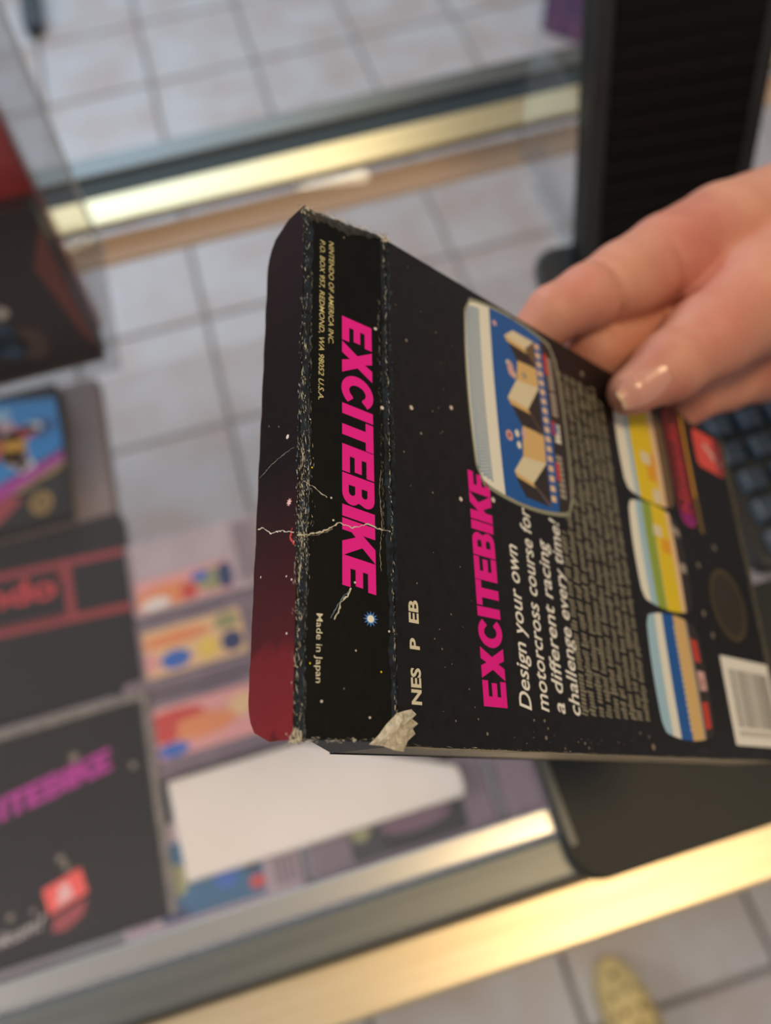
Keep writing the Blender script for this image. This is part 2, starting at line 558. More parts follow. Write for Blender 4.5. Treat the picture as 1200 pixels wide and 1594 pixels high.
cartridge(-0.234, 0.022, 0.144, 0.076, CZ, 0.0, 'cart',
          ('l_teal', [(-.026, -.006, .010, .012, 'l_olive'), (.012, -.010, .010, .012, 'l_blue'), (-.004, .006, .016, .008, 'l_teal'), (.034, -.002, .008, .014, 'l_black'), (.036, -.024, .007, .005, 'l_red'), (-.03, -.03, .012, .004, 'l_navy')]),
          (-.042, -.034, .042, .022), 'grey cartridge with blue-green label below the white card, beside the lower black box', gc)
cartridge(-0.084, 0.022, 0.156, 0.076, CZ, 0.0, 'cart_dark',
          ('l_black', [(.014, -.004, .026, .012, 'l_tan'), (.012, -.016, .030, .008, 'l_mauve'), (-.034, -.014, .008, .006, 'l_olive'), (.008, .012, .022, .008, 'l_white')]),
          (-.044, -.034, .052, .024), 'mauve cartridge with black and tan label below the right end of the white card', gc)
cartridge(0.078, 0.022, 0.146, 0.076, CZ, 0.0, 'cart_dark',
          ('l_black', [(0, 0, .02, .02, 'l_mauve')]), (-.040, -.034, .046, .024), 'plain mauve cartridge end showing left of the black tray', gc)

# long white card lying across the front row
wc = prism('white_card', [(-.176, .049), (.047, .049), (.0505, .053), (.0505, .068), (.047, .0735), (-.068, .1265), (-.180, .1265)], SH + .0205, SH + .036, mat('white_cardstock', '#d9d3c8', 0.7, color2='#d3ccc0', scale=12), None, None, 0.002)
tag(wc, 'long plain white card lying across the cartridges near the front of the counter', 'card')

# ------------------------------------------------------------------ boxes on the inner shelf, left
MT['bk_box'] = mat('dark_box_card', '#1a1a1e', 0.5, spec=0.2, color2='#1d1b1d', scale=18)
MT['bk_box2'] = mat('dark_box_card_two', '#181518', 0.5, spec=0.2, color2='#1c1a19', scale=18)
MT['bk_side'] = mat('worn_box_edge', '#837c74', 0.7, color2='#6a645f', scale=90)
MT['redline'] = mat('dull_red_print', '#8e2f35', 0.45)
MT['redbright'] = mat('bright_red_print', '#c2343a', 0.45)
MT['magenta2'] = mat('purple_magenta_print', '#a8288f', 0.45)
MT['coral'] = mat('coral_print', '#e0524a', 0.45)
MT['greyprint'] = mat('pale_grey_print', '#b3aca6', 0.5)


def flat_box(name, x0, y0, x1, y1, z0, h, key, label, side=None, extra=0.001):
    root = empty(name, ((x0 + x1) / 2, (y0 + y1) / 2, z0), label, 'game box')
    hx, hy = (x1 - x0) / 2, (y1 - y0) / 2
    box('carton', (-hx, -hy, 0), (hx, hy, h), MT[key], root, 0.0012, 2)
    return root, (lambda x, y, d=0.0, cx=(x0 + x1) / 2, cy=(y0 + y1) / 2, hh=h: (x - cx, y - cy, hh + d * 0.001)), hx, hy


# nearest: black box with magenta title
r, fn, hx, hy = flat_box('game_box', -0.372, 0.031, -0.1905, 0.211, SH, 0.0215, 'bk_box2', 'black game box with magenta title and red icon lying under glass at bottom left')
bm = bmesh.new()
add_box(bm, (hx - .0062, -hy + .0005, .0214), (hx + .0004, hy, .0221), .0003, 1)
add_box(bm, (-hx, hy - .0062, .0214), (hx - .0064, hy + .0004, .0221), .0003, 1)
from_bm('worn_edge', bm, MT['bk_side'], r)['label'] = 'pale worn edges'
lettering('title_lettering', heavy('EXCITEBIKE', 0.148, 0.0185, 0.0), lambda x, y, d: fn(x - .375, y + .1295 + x * .16, d), 'magenta2', r, 0.15)
ic = Art(fn, 0.15, 0.08)
ic.add([(-.292, .077), (-.261, .085), (-.257, .066), (-.288, .058)], 'coral', 0)
ic.add([(-.285, .055), (-.258, .062), (-.262, .051), (-.276, .044), (-.287, .045)], 'redline', 0)
ic.add([(-.279, .076), (-.272, .078), (-.268, .066), (-.282, .062)], 'p_pink', 1)
ic.build('printed_icon', r, 'coral red icon with a pale centre')
lettering('small_lettering', text2d('okun!', 0.046, 0.0095, 0.25, 0.012), lambda x, y, d: fn(x - .338, y + .045 + x * .12, d), 'greyprint', r, 0.15)
st = Art(fn, 0.15, 0.02)
for cx, cy, rr in ((-.258, .172, .004), (-.21, .151, .003), (-.276, .096, .003), (-.272, .089, .0028), (-.318, .065, .0026), (-.300, .064, .002)):
    st.add(circle(cx, cy, rr, rr, 10), 'star_dim', 0)
st.build('printed_star', r)['kind'] = 'stuff'

# middle: black box with red framed lettering
r, fn, hx, hy = flat_box('game_box', -0.452, 0.2215, -0.193, 0.396, SH, 0.0215, 'bk_box', 'black game box with red framed lettering lying under glass, middle of the left row')
a = Art(fn, 0.15, 0.05)
a.add([(-.452, .374), (-.1932, .356), (-.1932, .348), (-.452, .366)], 'redline', 0)
a.add([(-.452, .316), (-.1932, .298), (-.1932, .290), (-.452, .308)], 'redline', 0)
a.add([(-.2535, .3600), (-.245, .3595), (-.2435, .2940), (-.252, .2945)], 'redline', 1)
a.add([(-.452, .367), (-.2535, .353), (-.2535, .350), (-.452, .363)], 'pill_dark', 1)
a.add([(-.452, .320), (-.252, .306), (-.252, .300), (-.452, .314)], 'pill_dark', 1)
a.build('red_frame', r, 'dull red frame lines')
tf = text2d('Nintendo', 0.168, 0.0245, 0.0, 0.022)
lettering('red_lettering', tf, lambda x, y, d: fn(x - .428, y + .328 - (x - .168) * .07 - .004, d), 'redbright', r, 0.22)
lettering('registered_mark', text2d('®', 0.0065, 0.007), lambda x, y, d: fn(x - .2585, y + .340, d), 'redbright', r, 0.22)

# blue pictured box on top of a mauve storage box
mv = box('storage_box', (-0.455, 0.3975, SH), (-0.1975, 0.572, SH + 0.0205), mat('mauve_box', '#86756f', 0.6, color2='#7b6a66', scale=10), None, 0.002)
tag(mv, 'plain mauve grey box under the blue-pictured game box', 'box')
r, fn, hx, hy = flat_box('game_box', -0.385, 0.3985, -0.2345, 0.560, SH + 0.021, 0.0205, 'card', 'black game box with bright blue picture and gold seal, at left')
K = 0.965
a = Art(lambda x, y, d: fn(x * K, y * K, d), 0.15, 0.03)
MT['sky2'] = mat('bright_blue_print', '#1f86c8', 0.42)
MT['sky3'] = mat('deep_blue_print', '#1b4f86', 0.42)
MT['gold2'] = mat('old_gold_print', '#9a7a2c', 0.45)
MT['gold3'] = mat('dull_gold_print', '#6d5524', 0.45)
a.add([(-.385, .588), (-.244, .558), (-.241, .492), (-.385, .437)], 'sky2', 0)
a.add(circle(-.262, .524, .016, .012, 14), 'sky3', 1)
for cx, cy, rx, ry, key in ((-.292, .505, .014, .022, 'p_orange'), (-.300, .53, .012, .014, 'p_pink'), (-.283, .523, .018, .009, 'coral'), (-.272, .527, .012, .006, 'p_white'),
                            (-.285, .489, .009, .014, 'p_pink'), (-.280, .478, .009, .010, 'p_white'), (-.298, .497, .008, .008, 'p_brown'), (-.318, .52, .016, .03, 'coral'), (-.302, .552, .010, .008, 'p_sky')):
    a.add(circle(cx, cy, rx, ry, 12), key, 2)
a.add([(-.385, .437), (-.242, .488), (-.241, .476), (-.300, .450), (-.385, .412)], 'magenta2', 3)
a.add([(-.300, .450), (-.241, .476), (-.241, .470), (-.254, .462), (-.27, .458), (-.285, .450)], 'gold2', 4)
a.add([(-.385, .425), (-.300, .450), (-.285, .441), (-.31, .42), (-.385, .40)], 'redline', 4)
a.build('cover_picture', r, 'bright blue cover picture with an orange and white shape and magenta stripe')
a = Art(lambda x, y, d: fn(x * K, y * K, d), 0.15, 0.03)
a.add(circle(-.268, .432, .0115, .0135, 20), 'gold2', 0)
a.add(circle(-.268, .432, .0085, .0105, 20), 'gold3', 1)
a.build('gold_seal', r, 'round gold seal')

# ------------------------------------------------------------------ clear case on the counter, left, with boxes inside
lean = math.radians(17.0)
MT['acrylic'] = glass_mat('clear_acrylic', '#f6f7f8', 0.03, 1.45, haze=0.03)
MT['acrylic_edge'] = glass_mat('clear_acrylic_edge', '#d9dfe2', 0.12, 1.5, haze=0.25)


def leaning(name, x0, x1, y, z0, hgt, th, key, label, cat):
    root = empty(name, ((x0 + x1) / 2, y, z0), label, cat, rot=(-lean, 0, 0))
    hx = (x1 - x0) / 2
    box('carton' if cat == 'game box' else 'front_pane', (-hx, 0, 0), (hx, th, hgt), MT[key], root, 0.0008, 1)
    return root, (lambda x, z, d=0.0, cx=(x0 + x1) / 2: (x - cx, -d * 0.001, z))


MT['dk'] = mat('dark_cover_print', '#1f1717', 0.4, color2='#2b1c1a', scale=14)
MT['rd'] = mat('deep_red_cover', '#7d2a2c', 0.4, color2='#8a3a38', scale=14)
MT['dusk'] = mat('dusk_blue_print', '#2c4763', 0.45)
MT['rust'] = mat('rust_print', '#6d3a34', 0.45)
MT['sepia'] = mat('sepia_print', '#4f3a30', 0.45)
r, fn = leaning('game_box', -0.30, -0.1185, 0.3795, TOP + .0075, 0.112, 0.022, 'dk', 'dark-covered game box in a clear plastic case, standing on the counter at left', 'game box')
a = Art(fn, 0.15, 0.05)
for cx, cz, rx, rz, key in ((-.185, .036, .020, .013, 'dusk'), (-.172, .028, .012, .010, 'dusk'), (-.200, .026, .009, .012, 'rust'), (-.158, .026, .010, .013, 'sepia'), (-.168, .052, .007, .005, 'greyprint'), (-.205, .058, .012, .010, 'sepia')):
    a.add(circle(cx, cz, rx, rz, 12), key, 0)
a.add([(-.1190, .012), (-.124, .02), (-.134, .075), (-.124, .092), (-.119, .10)], 'rust', 1)  # reddish reflection of the plastic, painted along the right edge
a.add([(-.30, .001), (-.1186, .001), (-.1186, .004), (-.30, .004)], 'sepia', 1)
a.add([(-.30, .004), (-.1186, .004), (-.1186, .006), (-.30, .009)], 'dk', 1)
a.build('cover_picture', r, 'dim blue and rust cover picture')
r, fn = leaning('game_box', -0.30, -0.1185, 0.405, TOP + .0075, 0.150, 0.022, 'rd', 'red-topped game box right behind the dark-covered box in the clear case', 'game box')
# the clear case: five panes
cs = empty('clear_case', (-0.208, 0.44, TOP), 'clear plastic case with open top standing on the counter at left', 'display case')
th = math.tan(lean)
hc = 0.26


def slab(name, quad, thick, key):
    """sloping pane from four corners, given thickness along its normal"""
    q = [Vector(p) for p in quad]
    n = (q[1] - q[0]).cross(q[3] - q[0]).normalized() * thick
    v = q + [p + n for p in q]
    return pydata(name, v, [(0, 3, 2, 1), (4, 5, 6, 7), (0, 1, 5, 4), (1, 2, 6, 5), (2, 3, 7, 6), (3, 0, 4, 7)], MT[key], cs)


cx0, cx1 = -0.098, 0.0975
yf, yb = -0.0655, 0.058
slab('side_pane', [(cx1, yf, .001), (cx1, yb, .001), (cx1, yb + th * hc * 1.25, hc), (cx1, yf + th * hc, hc)], 0.0012, 'acrylic')
slab('back_pane', [(cx1, yb + .0012, .001), (cx0, yb + .0012, .001), (cx0, yb + th * hc * 1.25 + .0012, hc), (cx1, yb + th * hc * 1.25 + .0012, hc)], 0.0012, 'acrylic')
MT['acrylic_soft'] = glass_mat('clear_film', '#f4f4f4', 0.30, 1.22, haze=0.0)
slab('front_pane', [(cx0, yf - .0012, .001), (cx1, yf - .0012, .001), (cx1, yf - .0012 + th * .125, .125), (cx0, yf - .0012 + th * .125, .125)], 0.0008, 'acrylic_soft')
slab('base_pane', [(cx0, yf, .001), (cx1, yf, .001), (cx1, yb, .001), (cx0, yb, .001)], 0.0012, 'acrylic')
slab('rear_edge', [(cx1 - .001, yb - .004, .001), (cx1 + .0025, yb - .004, .001), (cx1 + .0025, yb + th * hc * 1.25 - .004, hc), (cx1 - .001, yb + th * hc * 1.25 - .004, hc)], 0.003, 'acrylic_edge')

# ------------------------------------------------------------------ things on the counter, right
MT['blackplastic'] = mat('black_plastic', '#1d1e1f', 0.42, color2='#232425', scale=50, bump=0.05, bump_scale=900)
MT['blackglossy'] = mat('black_panel', '#070606', 0.5, spec=0.18, color2='#0d0908', scale=9, stretch=(1, 1, 14))
MT['key'] = mat('keycap', '#2e3b48', 0.24, spec=0.7)  # bluish shine of cool daylight is put into the key colour
MT['traymat'] = mat('tray_plastic', '#202221', 0.5, spec=0.25, color2='#1d1e1d', scale=20, bump=0.04, bump_scale=800)
MT['traylip'] = mat('tray_lip', '#56554e', 0.4)  # paler than the tray: a highlight painted along its left edge

tr_ = empty('keyboard_tray', (0.30, 0.03, TOP), 'smooth dark grey tray with a rounded corner overhanging the front rail', 'tray')
ol = rounded(-0.2275, -0.0545, 0.30, 0.062, 0.013, 8)
prism('tray_plate', ol, 0.0052, 0.0150, MT['traymat'], tr_, None, 0.0022)
bm = bmesh.new()
add_box(bm, (-.2262, -.036, .0148), (-.2225, .060, .0157), .0004, 1)
from_bm('raised_lip', bm, MT['traylip'], tr_)['label'] = 'lighter raised left lip'

kb = empty('keyboard', (0.40, 0.19, TOP), 'black computer keyboard with bluish shine on its keys beyond the held box', 'keyboard')
prism('keyboard_base', rounded(-0.165, -0.092, 0.19, 0.095, 0.008, 5), 0.0005, 0.017, MT['blackplastic'], kb, None, 0.002)
kbm = bmesh.new()
lo_ = [kbm.verts.new((x, y, 0.0)) for x, y in ((-.0082, -.0082), (.0082, -.0082), (.0082, .0082), (-.0082, .0082))]
hi_ = [kbm.verts.new((x, y, z)) for x, y, z in ((-.0062, -.0058, .0075), (.0062, -.0058, .0075), (.0062, .0066, .0082), (-.0062, .0066, .0082))]
kbm.faces.new(lo_[::-1]); kbm.faces.new(hi_)
for i in range(4):
    kbm.faces.new((lo_[i], lo_[(i + 1) % 4], hi_[(i + 1) % 4], hi_[i]))
bmesh.ops.bevel(kbm, geom=list(kbm.edges), offset=.0012, segments=1, affect='EDGES')
k0 = from_bm('keycap', kbm, MT['key'], kb)
first = True
for j in range(9):
    for i in range(17):
        o = k0 if first else k0.copy()
        if not first: COL.objects.link(o)
        first = False
        o.location = (-.150 + i * .0204 + (j % 3) * .002, -.080 + j * .0200, .0171)

mon = empty('monitor', (0.275, 0.335, TOP), 'tall black screen panel tilted back behind the hand', 'monitor', rot=(0, 0, math.radians(-6)))
tl = math.radians(24)


def tilted(x, y, z):
    return Vector((x, y * math.cos(tl) + z * math.sin(tl) + .0, .018 + z * math.cos(tl) - y * math.sin(tl)))


prism('panel', rounded(-.055, .0, .058, .40, .004, 4), -.011, .011, MT['blackglossy'], mon, lambda x, y, z: tilted(x, z, y), 0.0015)
bm = bmesh.new()
for x0_, x1_ in ((-.055, -.044), (.049, .058)):
    add_box(bm, (x0_, -.0125, .002), (x1_, -.0108, .398), .0004, 1)
for v in bm.verts: v.co = tilted(*v.co)
from_bm('panel_frame', bm, MT['blackplastic'], mon)
bm = bmesh.new()
for i in range(30):
    add_box(bm, (-.043, -.0118, .012 + i * .0128), (.048, -.0108, .0192 + i * .0128), .0004, 1)
for v in bm.verts: v.co = tilted(*v.co)
tag(from_bm('panel_ribs', bm, MT['blackglossy'], mon), kind='stuff')
prism('stand_foot', rounded(-.078, -.012, .075, .030, .012, 6), 0.0005, 0.014, MT['blackplastic'], mon, None, 0.003)

ac = empty('acrylic_stand', (0.235, 0.43, TOP), 'small clear acrylic stand catching a bluish light left of the black panel', 'stand')
for nm, lo, hi in (('side_pane', (0, -.06, .0005), (.003, .06, .10)), ('base_pane', (.0032, -.06, .0005), (.022, .06, .0035))):
    box(nm, lo, hi, MT['acrylic'], ac, 0.0006, 1)
box('side_edge', (-.0016, -.062, .0005), (.0046, -.0602, .10), MT['acrylic_edge'], ac, 0.0004, 1)
box('foot_strip', (-.004, -.06, .0005), (-.0003, .02, .005), MT['acrylic_edge'], ac, 0.0004, 1)

# ------------------------------------------------------------------ beyond the counter, and the floor in front
bar_ = empty('rack_foot', (-0.452, 2.80, 0), 'dark bar lying on the far tiles at top left', 'rack')
prism('foot_bar', rounded(-.028, -.22, .028, .40, .027, 6), .001, .035, mat('dark_bar', '#20262e', 0.5), bar_, None, .006)
prism('rack_post', rounded(-.02, .34, .02, .38, .008, 4), .0345, .9, MT['blackplastic'], bar_)
pc = empty('purple_carton', (1.19, 2.06, 0), 'purple carton with a yellow patch standing on the far tiles at top right', 'carton', rot=(0, 0, math.radians(38)))
box('carton', (-.14, -.11, .001), (.14, .11, .16), mat('purple_print', '#4b3a63', 0.5, color2='#6a4a6a', scale=20), pc, .002)
a = Art(lambda x, y, d: (x, -.11 - d * .001, y), 0.4, .1)
MT['yel'] = mat('strong_yellow_print', '#e0a81c', 0.5)
a.add(rounded(-.11, .06, .12, .145, .02, 5), 'yel', 0)
a.build('yellow_patch', pc)
a = Art(lambda x, y, d: (x, y, .16 + d * .001), 0.4, .1)
a.add(rounded(-.10, -.09, .12, .06, .03, 5), 'yel', 0)
a.build('yellow_patch', pc)

# foam clog on the floor in front of the counter
MT['foam'] = mat('beige_foam', '#dcc384', 0.7, color2='#cfb678', scale=30)
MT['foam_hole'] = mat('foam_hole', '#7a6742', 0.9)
cl = empty('foam_clog', (0.240, -0.312, 0), 'beige foam clog with holes on the floor at bottom right', 'shoe', rot=(0, 0, math.radians(3)))


def clog_w(t):     # half width along the length, t from heel 0 to toe 1
    return 0.040 * (max(0.0, 1 - abs(2 * t - 1) ** 3.2)) ** 0.5 * (0.82 + 0.25 * t)


vv, ff = [], []
nL, nA = 34, 25
for i in range(nL):
    t = i / (nL - 1)
    tt = 0.004 + 0.992 * t
    y = -0.135 + 0.27 * tt
    w = clog_w(tt)
    hgt = 0.030 if t < 0.45 else 0.030 + 0.040 * min(1, (t - .45) / .12)
    hgt *= (1 if t < .75 else max(.34, 1 - ((t - .75) / .27) ** 2))
    for k in range(nA):
        an = math.pi * k / (nA - 1)
        c, s = math.cos(an), math.sin(an)
        x = w * math.copysign(abs(c) ** .6, c)
        z = .002 + hgt * abs(s) ** .7
        vv.append((x, y, z))
for i in range(nL - 1):
    for k in range(nA - 1):
        p = i * nA + k
        ff.append((p, p + 1, p + nA + 1, p + nA))
for i in range(nL - 1):
    p = i * nA
    ff.append((p, p + nA, p + 2 * nA - 1, p + nA - 1))
ff.append(list(range(nA))); ff.append([(nL - 1) * nA + k for k in range(nA)][::-1])
pydata('clog_upper', vv, ff, MT['foam'], cl, smooth=True)
# heel rim and strap
bm = bmesh.new()
prev = None
for k in range(25):
    an = math.pi + math.pi * k / 24
    px_, py_ = .045 * math.cos(an), -.062 + .070 * math.sin(an)
    ring = [bm.verts.new((px_ * (1 + dx), py_ + .07 * dx * math.sin(an), zz)) for dx, zz in ((0, .030), (0, .058), (-.14, .058), (-.14, .030))]
    if prev:
        for j in range(4):
            bm.faces.new((prev[j], prev[(j + 1) % 4], ring[(j + 1) % 4], ring[j]))
    else:
        bm.faces.new(ring[::-1])
    prev = ring
bm.faces.new(prev)
from_bm('heel_strap', bm, MT['foam'], cl)
bm = bmesh.new()
for (hx_, hy_) in ((-.022, .045), (0, .052), (.022, .045), (-.012, .071), (.012, .071), (-.026, .068), (.026, .068), (-.018, .092), (.004, .095), (.022, .090), (-.004, .113)):
    t = (hy_ + .135) / .27
    w = clog_w(t); hgt = .070 * (1 if t < .75 else max(.34, 1 - ((t - .75) / .27) ** 2))
    c = min(.98, abs(hx_) / w) ** (1 / .6)
    z = .002 + hgt * (max(0.0, 1 - c * c) ** .5) ** .7
    bmesh.ops.create_cone(bm, cap_ends=True, segments=10, radius1=.0048, radius2=.0048, depth=.003, matrix=Matrix.Translation((hx_, hy_, z)))
tag(from_bm('vent_hole', bm, MT['foam_hole'], cl), kind='stuff')

# ------------------------------------------------------------------ the held box
U = 184.4
RB = Matrix(((0.2599, -0.7171, 0.6467), (0.9618, 0.1323, -0.2399), (0.0865, 0.6843, 0.7241)))
MB = RB.to_4x4(); MB.translation = (0.1344, -0.0004, TOP + 0.1417)
gb = empty('game_box', label='worn black game box with magenta title held in the hand, its end flap open', cat='game box')
gb.matrix_world = MB
EV, EN = Vector((0, .9646, -.2640)), Vector((0, .2640, .9646))
FL = 22.24


def back(l, u, d=0.0):
    return Vector((l, u, d)) * .001


def flap(l, v, d=0.0):
    return (Vector((l, U, 0)) + EV * v + EN * d) * .001


def tuck(l, w, d=0.0):
    bow = 0.35 * math.sin(math.pi * min(1, max(0, w / 16.5)))
    return (Vector((l + 1.2, U + 21.45, -5.87)) + Vector((0, 0, -1)) * w + Vector((0, 1, 0)) * (d + bow)) * .001


def panel(name, loop, fn, thick, key, label=None):
    """card panel: outline in panel coordinates, printed side at d=0"""
    n = len(loop)
    v = [fn(x, y, 0) for x, y in loop] + [fn(x, y, -thick) for x, y in loop]
    f = [list(range(n)), list(range(2 * n - 1, n - 1, -1))] + [(i, i + n, (i + 1) % n + n, (i + 1) % n) for i in range(n)]
    o = pydata(name, v, f, MT[key], gb)
    if label: o['label'] = label
    return o


panel('back_panel', [(0, 0), (127, 0), (127, U), (0, U)], back, 0.5, 'card', 'printed back panel')
panel('front_panel', [(0, 0), (127, 0), (127, U), (0, U)], lambda l, u, d=0: back(l, u, -22.5 + d), 0.5, 'card')
MT['card_side'] = mat('card_side', '#3a3936', 0.38)  # lighter card grey: light on the left side put into colour
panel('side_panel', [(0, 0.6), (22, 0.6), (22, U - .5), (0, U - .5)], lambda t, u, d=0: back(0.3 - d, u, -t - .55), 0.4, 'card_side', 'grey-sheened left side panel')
panel('side_panel', [(0, 0.6), (22, 0.6), (22, U - .5), (0, U - .5)], lambda t, u, d=0: back(126.7 + d, u, -t - .55), 0.4, 'card')
panel('bottom_panel', [(.8, 0), (126.2, 0), (126.2, 21.7), (.8, 21.7)], lambda l, t, d=0: back(l, 0.05 - d, -t - .55), 0.4, 'card')
# lower dust flap, torn loose and poking out under the end flap
MT['card_blue'] = mat('dust_flap_card', '#1b222c', 0.5, color2='#262b31', scale=200)
pydata('dust_flap', [back(.2, U, -.8), back(.2, U, -22.4), back(2.2, U + 8, -19), back(4.0, U + 13, -9.5), back(2.6, U + 9, -3),
                     back(.9, U, -.8), back(.9, U, -22.4), back(2.9, U + 8, -19), back(4.7, U + 13, -9.5), back(3.3, U + 9, -3)],
       [(0, 4, 3, 2, 1), (5, 6, 7, 8, 9), (0, 1, 6, 5), (1, 2, 7, 6), (2, 3, 8, 7), (3, 4, 9, 8), (4, 0, 5, 9)], MT['card_blue'], gb)['label'] = 'crumpled blue-black dust flap'
pydata('dust_flap', [back(126.6, U, -.8), back(126.6, U, -22.2), back(123, U + 9, -20), back(121, U + 12, -5),
                     back(126.1, U, -.8), back(126.1, U, -22.2), back(122.5, U + 9, -20), back(120.5, U + 12, -5)],
       [(0, 1, 2, 3), (4, 7, 6, 5), (0, 4, 5, 1), (1, 5, 6, 2), (2, 6, 7, 3), (3, 7, 4, 0)], MT['card_blue'], gb)
# end flap (slightly ragged short edges) and tuck flap with rounded corners
lp = [(0.2, 0.1), (0.9, 4), (1.0, 12), (1.2, 20), (1.3, FL)]
rp_ = [(128.7, FL), (129.0, 20.5), (128.5, 18.0), (128.2, 13.5), (127.7, 9.8), (128.0, 6.5), (127.6, 3.0), (127.0, 0.1)]
panel('end_flap', [(0.2, .1), (127.0, .1)] + rp_[::-1][1:] + lp[::-1][:-1], flap, 0.5, 'card_end', 'end flap with magenta title, folded open')
tl_ = []
for a0, a1, cx, cy in ((180, 90, 9.0, 7.5), (90, 0, 118.5, 6.5)):
    rr = 9.0 if cx < 60 else 10.0
    for k in range(9):
        an = math.radians(a0 + (a1 - a0) * k / 8)
        tl_.append((cx + rr * math.cos(an), cy + rr * math.sin(an)))
nseg = 24
tv, tf_ = [], []
# strip mesh so the tongue can bow
Ls = [0.0 + 128.5 * k / 60 for k in range(61)]


def tuck_depth(l):
    if l < 9.0:
        return 7.5 + 9.0 * math.sqrt(max(0, 1 - ((9.0 - l) / 9.0) ** 2))
    if l > 118.5:
        return 6.5 + 10.0 * math.sqrt(max(0, 1 - ((l - 118.5) / 10.0) ** 2))
    return 16.5 + 0.12 * math.sin(l * .55)


for l in Ls:
    for k in range(7):
        tv.append(tuck(l, tuck_depth(l) * k / 6, 0))
nb = len(tv)
for l in Ls:
    for k in range(7):
        tv.append(tuck(l, tuck_depth(l) * k / 6, -.45))
for i in range(60):
    for k in range(6):
        p = i * 7 + k
        tf_.append((p, p + 1, p + 8, p + 7))
        tf_.append((nb + p, nb + p + 7, nb + p + 8, nb + p + 1))
    p = i * 7
    tf_.append((p + 6, nb + p + 6, nb + p + 13, p + 13))
    tf_.append((p, p + 7, nb + p + 7, nb + p))
for p in (0, 420):
    for k in range(6):
        tf_.append((p + k, p + k + 1, nb + p + k + 1, nb + p + k))
pydata('tuck_flap', tv, tf_, MT['tuck'], gb)['label'] = 'tuck flap running from black to dark red'

# ---- print on the end flap (reads along -l, tops of the letters towards the hinge)
lettering('title_lettering', heavy('EXCITEBIKE', 67.6, 7.75, 0.20), lambda x, y, d: flap(99.4 - x, 12.15 - y, d), 'magenta', gb, .05)
lettering('address_lettering', text2d('NINTENDO OF AMERICA INC.', 30.2, 1.30, 0.22, 0.004), lambda x, y, d: flap(120.8 - x, 15.6 - y, d), 'yellowish', gb, .05)
lettering('address_lettering', text2d('P.O. BOX 957, REDMOND, WA 98052 U.S.A.', 45.5, 1.30, 0.22, 0.004), lambda x, y, d: flap(120.4 - x, 17.95 - y, d), 'yellowish', gb, .05)
lettering('origin_lettering', text2d('Made in Japan', 13.8, 1.35, 0.0, 0.002), lambda x, y, d: flap(25.6 - x, 17.75 - y, d), 'cream', gb, .05)

# ---- print on the back panel
lettering('title_lettering', heavy('EXCITEBIKE', 58.9, 8.1, 0.0), lambda x, y, d: back(9.5 + x, 150.4 + y, d), 'magenta', gb, .05)
for body, l0, ln, base in (('Design your own', 9.5, 41.6, 141.6), ('motorcross course for', 9.5, 53.4, 134.9), ('a different racing', 9.4, 45.8, 128.4), ('challenge every time!', 9.3, 53.2, 122.0)):
    lettering('slogan_lettering', text2d(body, ln, 4.4, 0.22, 0.010), lambda x, y, d, l0=l0, b=base: back(l0 + x, b + y, d), 'white', gb, .05)
for body, l0, ln in (('NES', 8.5, 7.6), ('P', 20.0, 2.4), ('EB', 25.7, 5.1)):
    lettering('code_lettering', text2d(body, ln, 2.75, 0.0, 0.03), lambda x, y, d, l0=l0: back(l0 + x, 177.8 + y, d), 'cream', gb, .05)

# small print: rows of letter-sized marks, too small to read
a = Art(back, .05, 0)
for row in range(9):
    u = 118.9 - row * 3.72
    l = 8.6
    end = 59.5 if row == 0 else (114.8 if row < 8 else 112)
    wl = 0
    while l < end:
        if wl == 0:
            wl = random.randint(3, 11)
            l += .75
        wd = random.uniform(.5, .85)
        hgt = random.choice((2.0, 2.0, 2.1, 2.7, 2.7))
        lo_u = u - (.6 if random.random() < .12 else 0)
        a.add([(l + .1, lo_u), (l + wd, lo_u), (l + wd + .4, u + hgt), (l + .5, u + hgt)], 'copy', 0)
        l += wd + .26
        wl -= 1
tag(a.build('small_print', gb), kind='stuff')


# pictures: barrel-shaped outlines, colour bands clipped to them
def barrel(l0, l1, u_top, u_bot, bl=2.2, bu=2.2, rc=.14):
    cl_, hl = (l0 + l1) / 2, (l1 - l0) / 2
    cu_, hu = (u_top + u_bot) / 2, (u_top - u_bot) / 2

    def half(b):            # b in -1..1 across (bottom..top): half length along l
        return hl - bl * b * b - (hl * rc * max(0.0, (abs(b) - .86) / .14) ** 2.2)

    def strip(b0, b1, a0=-1.0, a1=1.0, n=10):
        pts = []
        bs = [b0 + (b1 - b0) * k / n for k in range(n + 1)]
        for b in bs:
            pts.append((a1, b))
        for b in bs[::-1]:
            pts.append((a0, b))
        return [pt(p, q) for p, q in pts]

    def pt(aa, b):
        return (cl_ + aa * half(b), cu_ + b * hu + bu * (1 - aa * aa) * (1 if b > 0 else -1) * abs(b) * .5)

    def outline(n=16):
        L = [(1, -1 + 2 * k / n) for k in range(n + 1)] + [(1 - 2 * k / n, 1) for k in range(1, n)] + [(-1, 1 - 2 * k / n) for k in range(n + 1)] + [(-1 + 2 * k / n, -1) for k in range(1, n)]
        return [pt(p, q) for p, q in L]

    def band(b0, b1, n=20):
        L = [(-1 + 2 * k / n, b0) for k in range(n + 1)] + [(1, b0 + (b1 - b0) * k / 4) for k in range(1, 4)] + [(1 - 2 * k / n, b1) for k in range(n + 1)] + [(-1, b1 + (b0 - b1) * k / 4) for k in range(1, 4)]
        return [pt(p, q) for p, q in L]

    return outline, band, pt


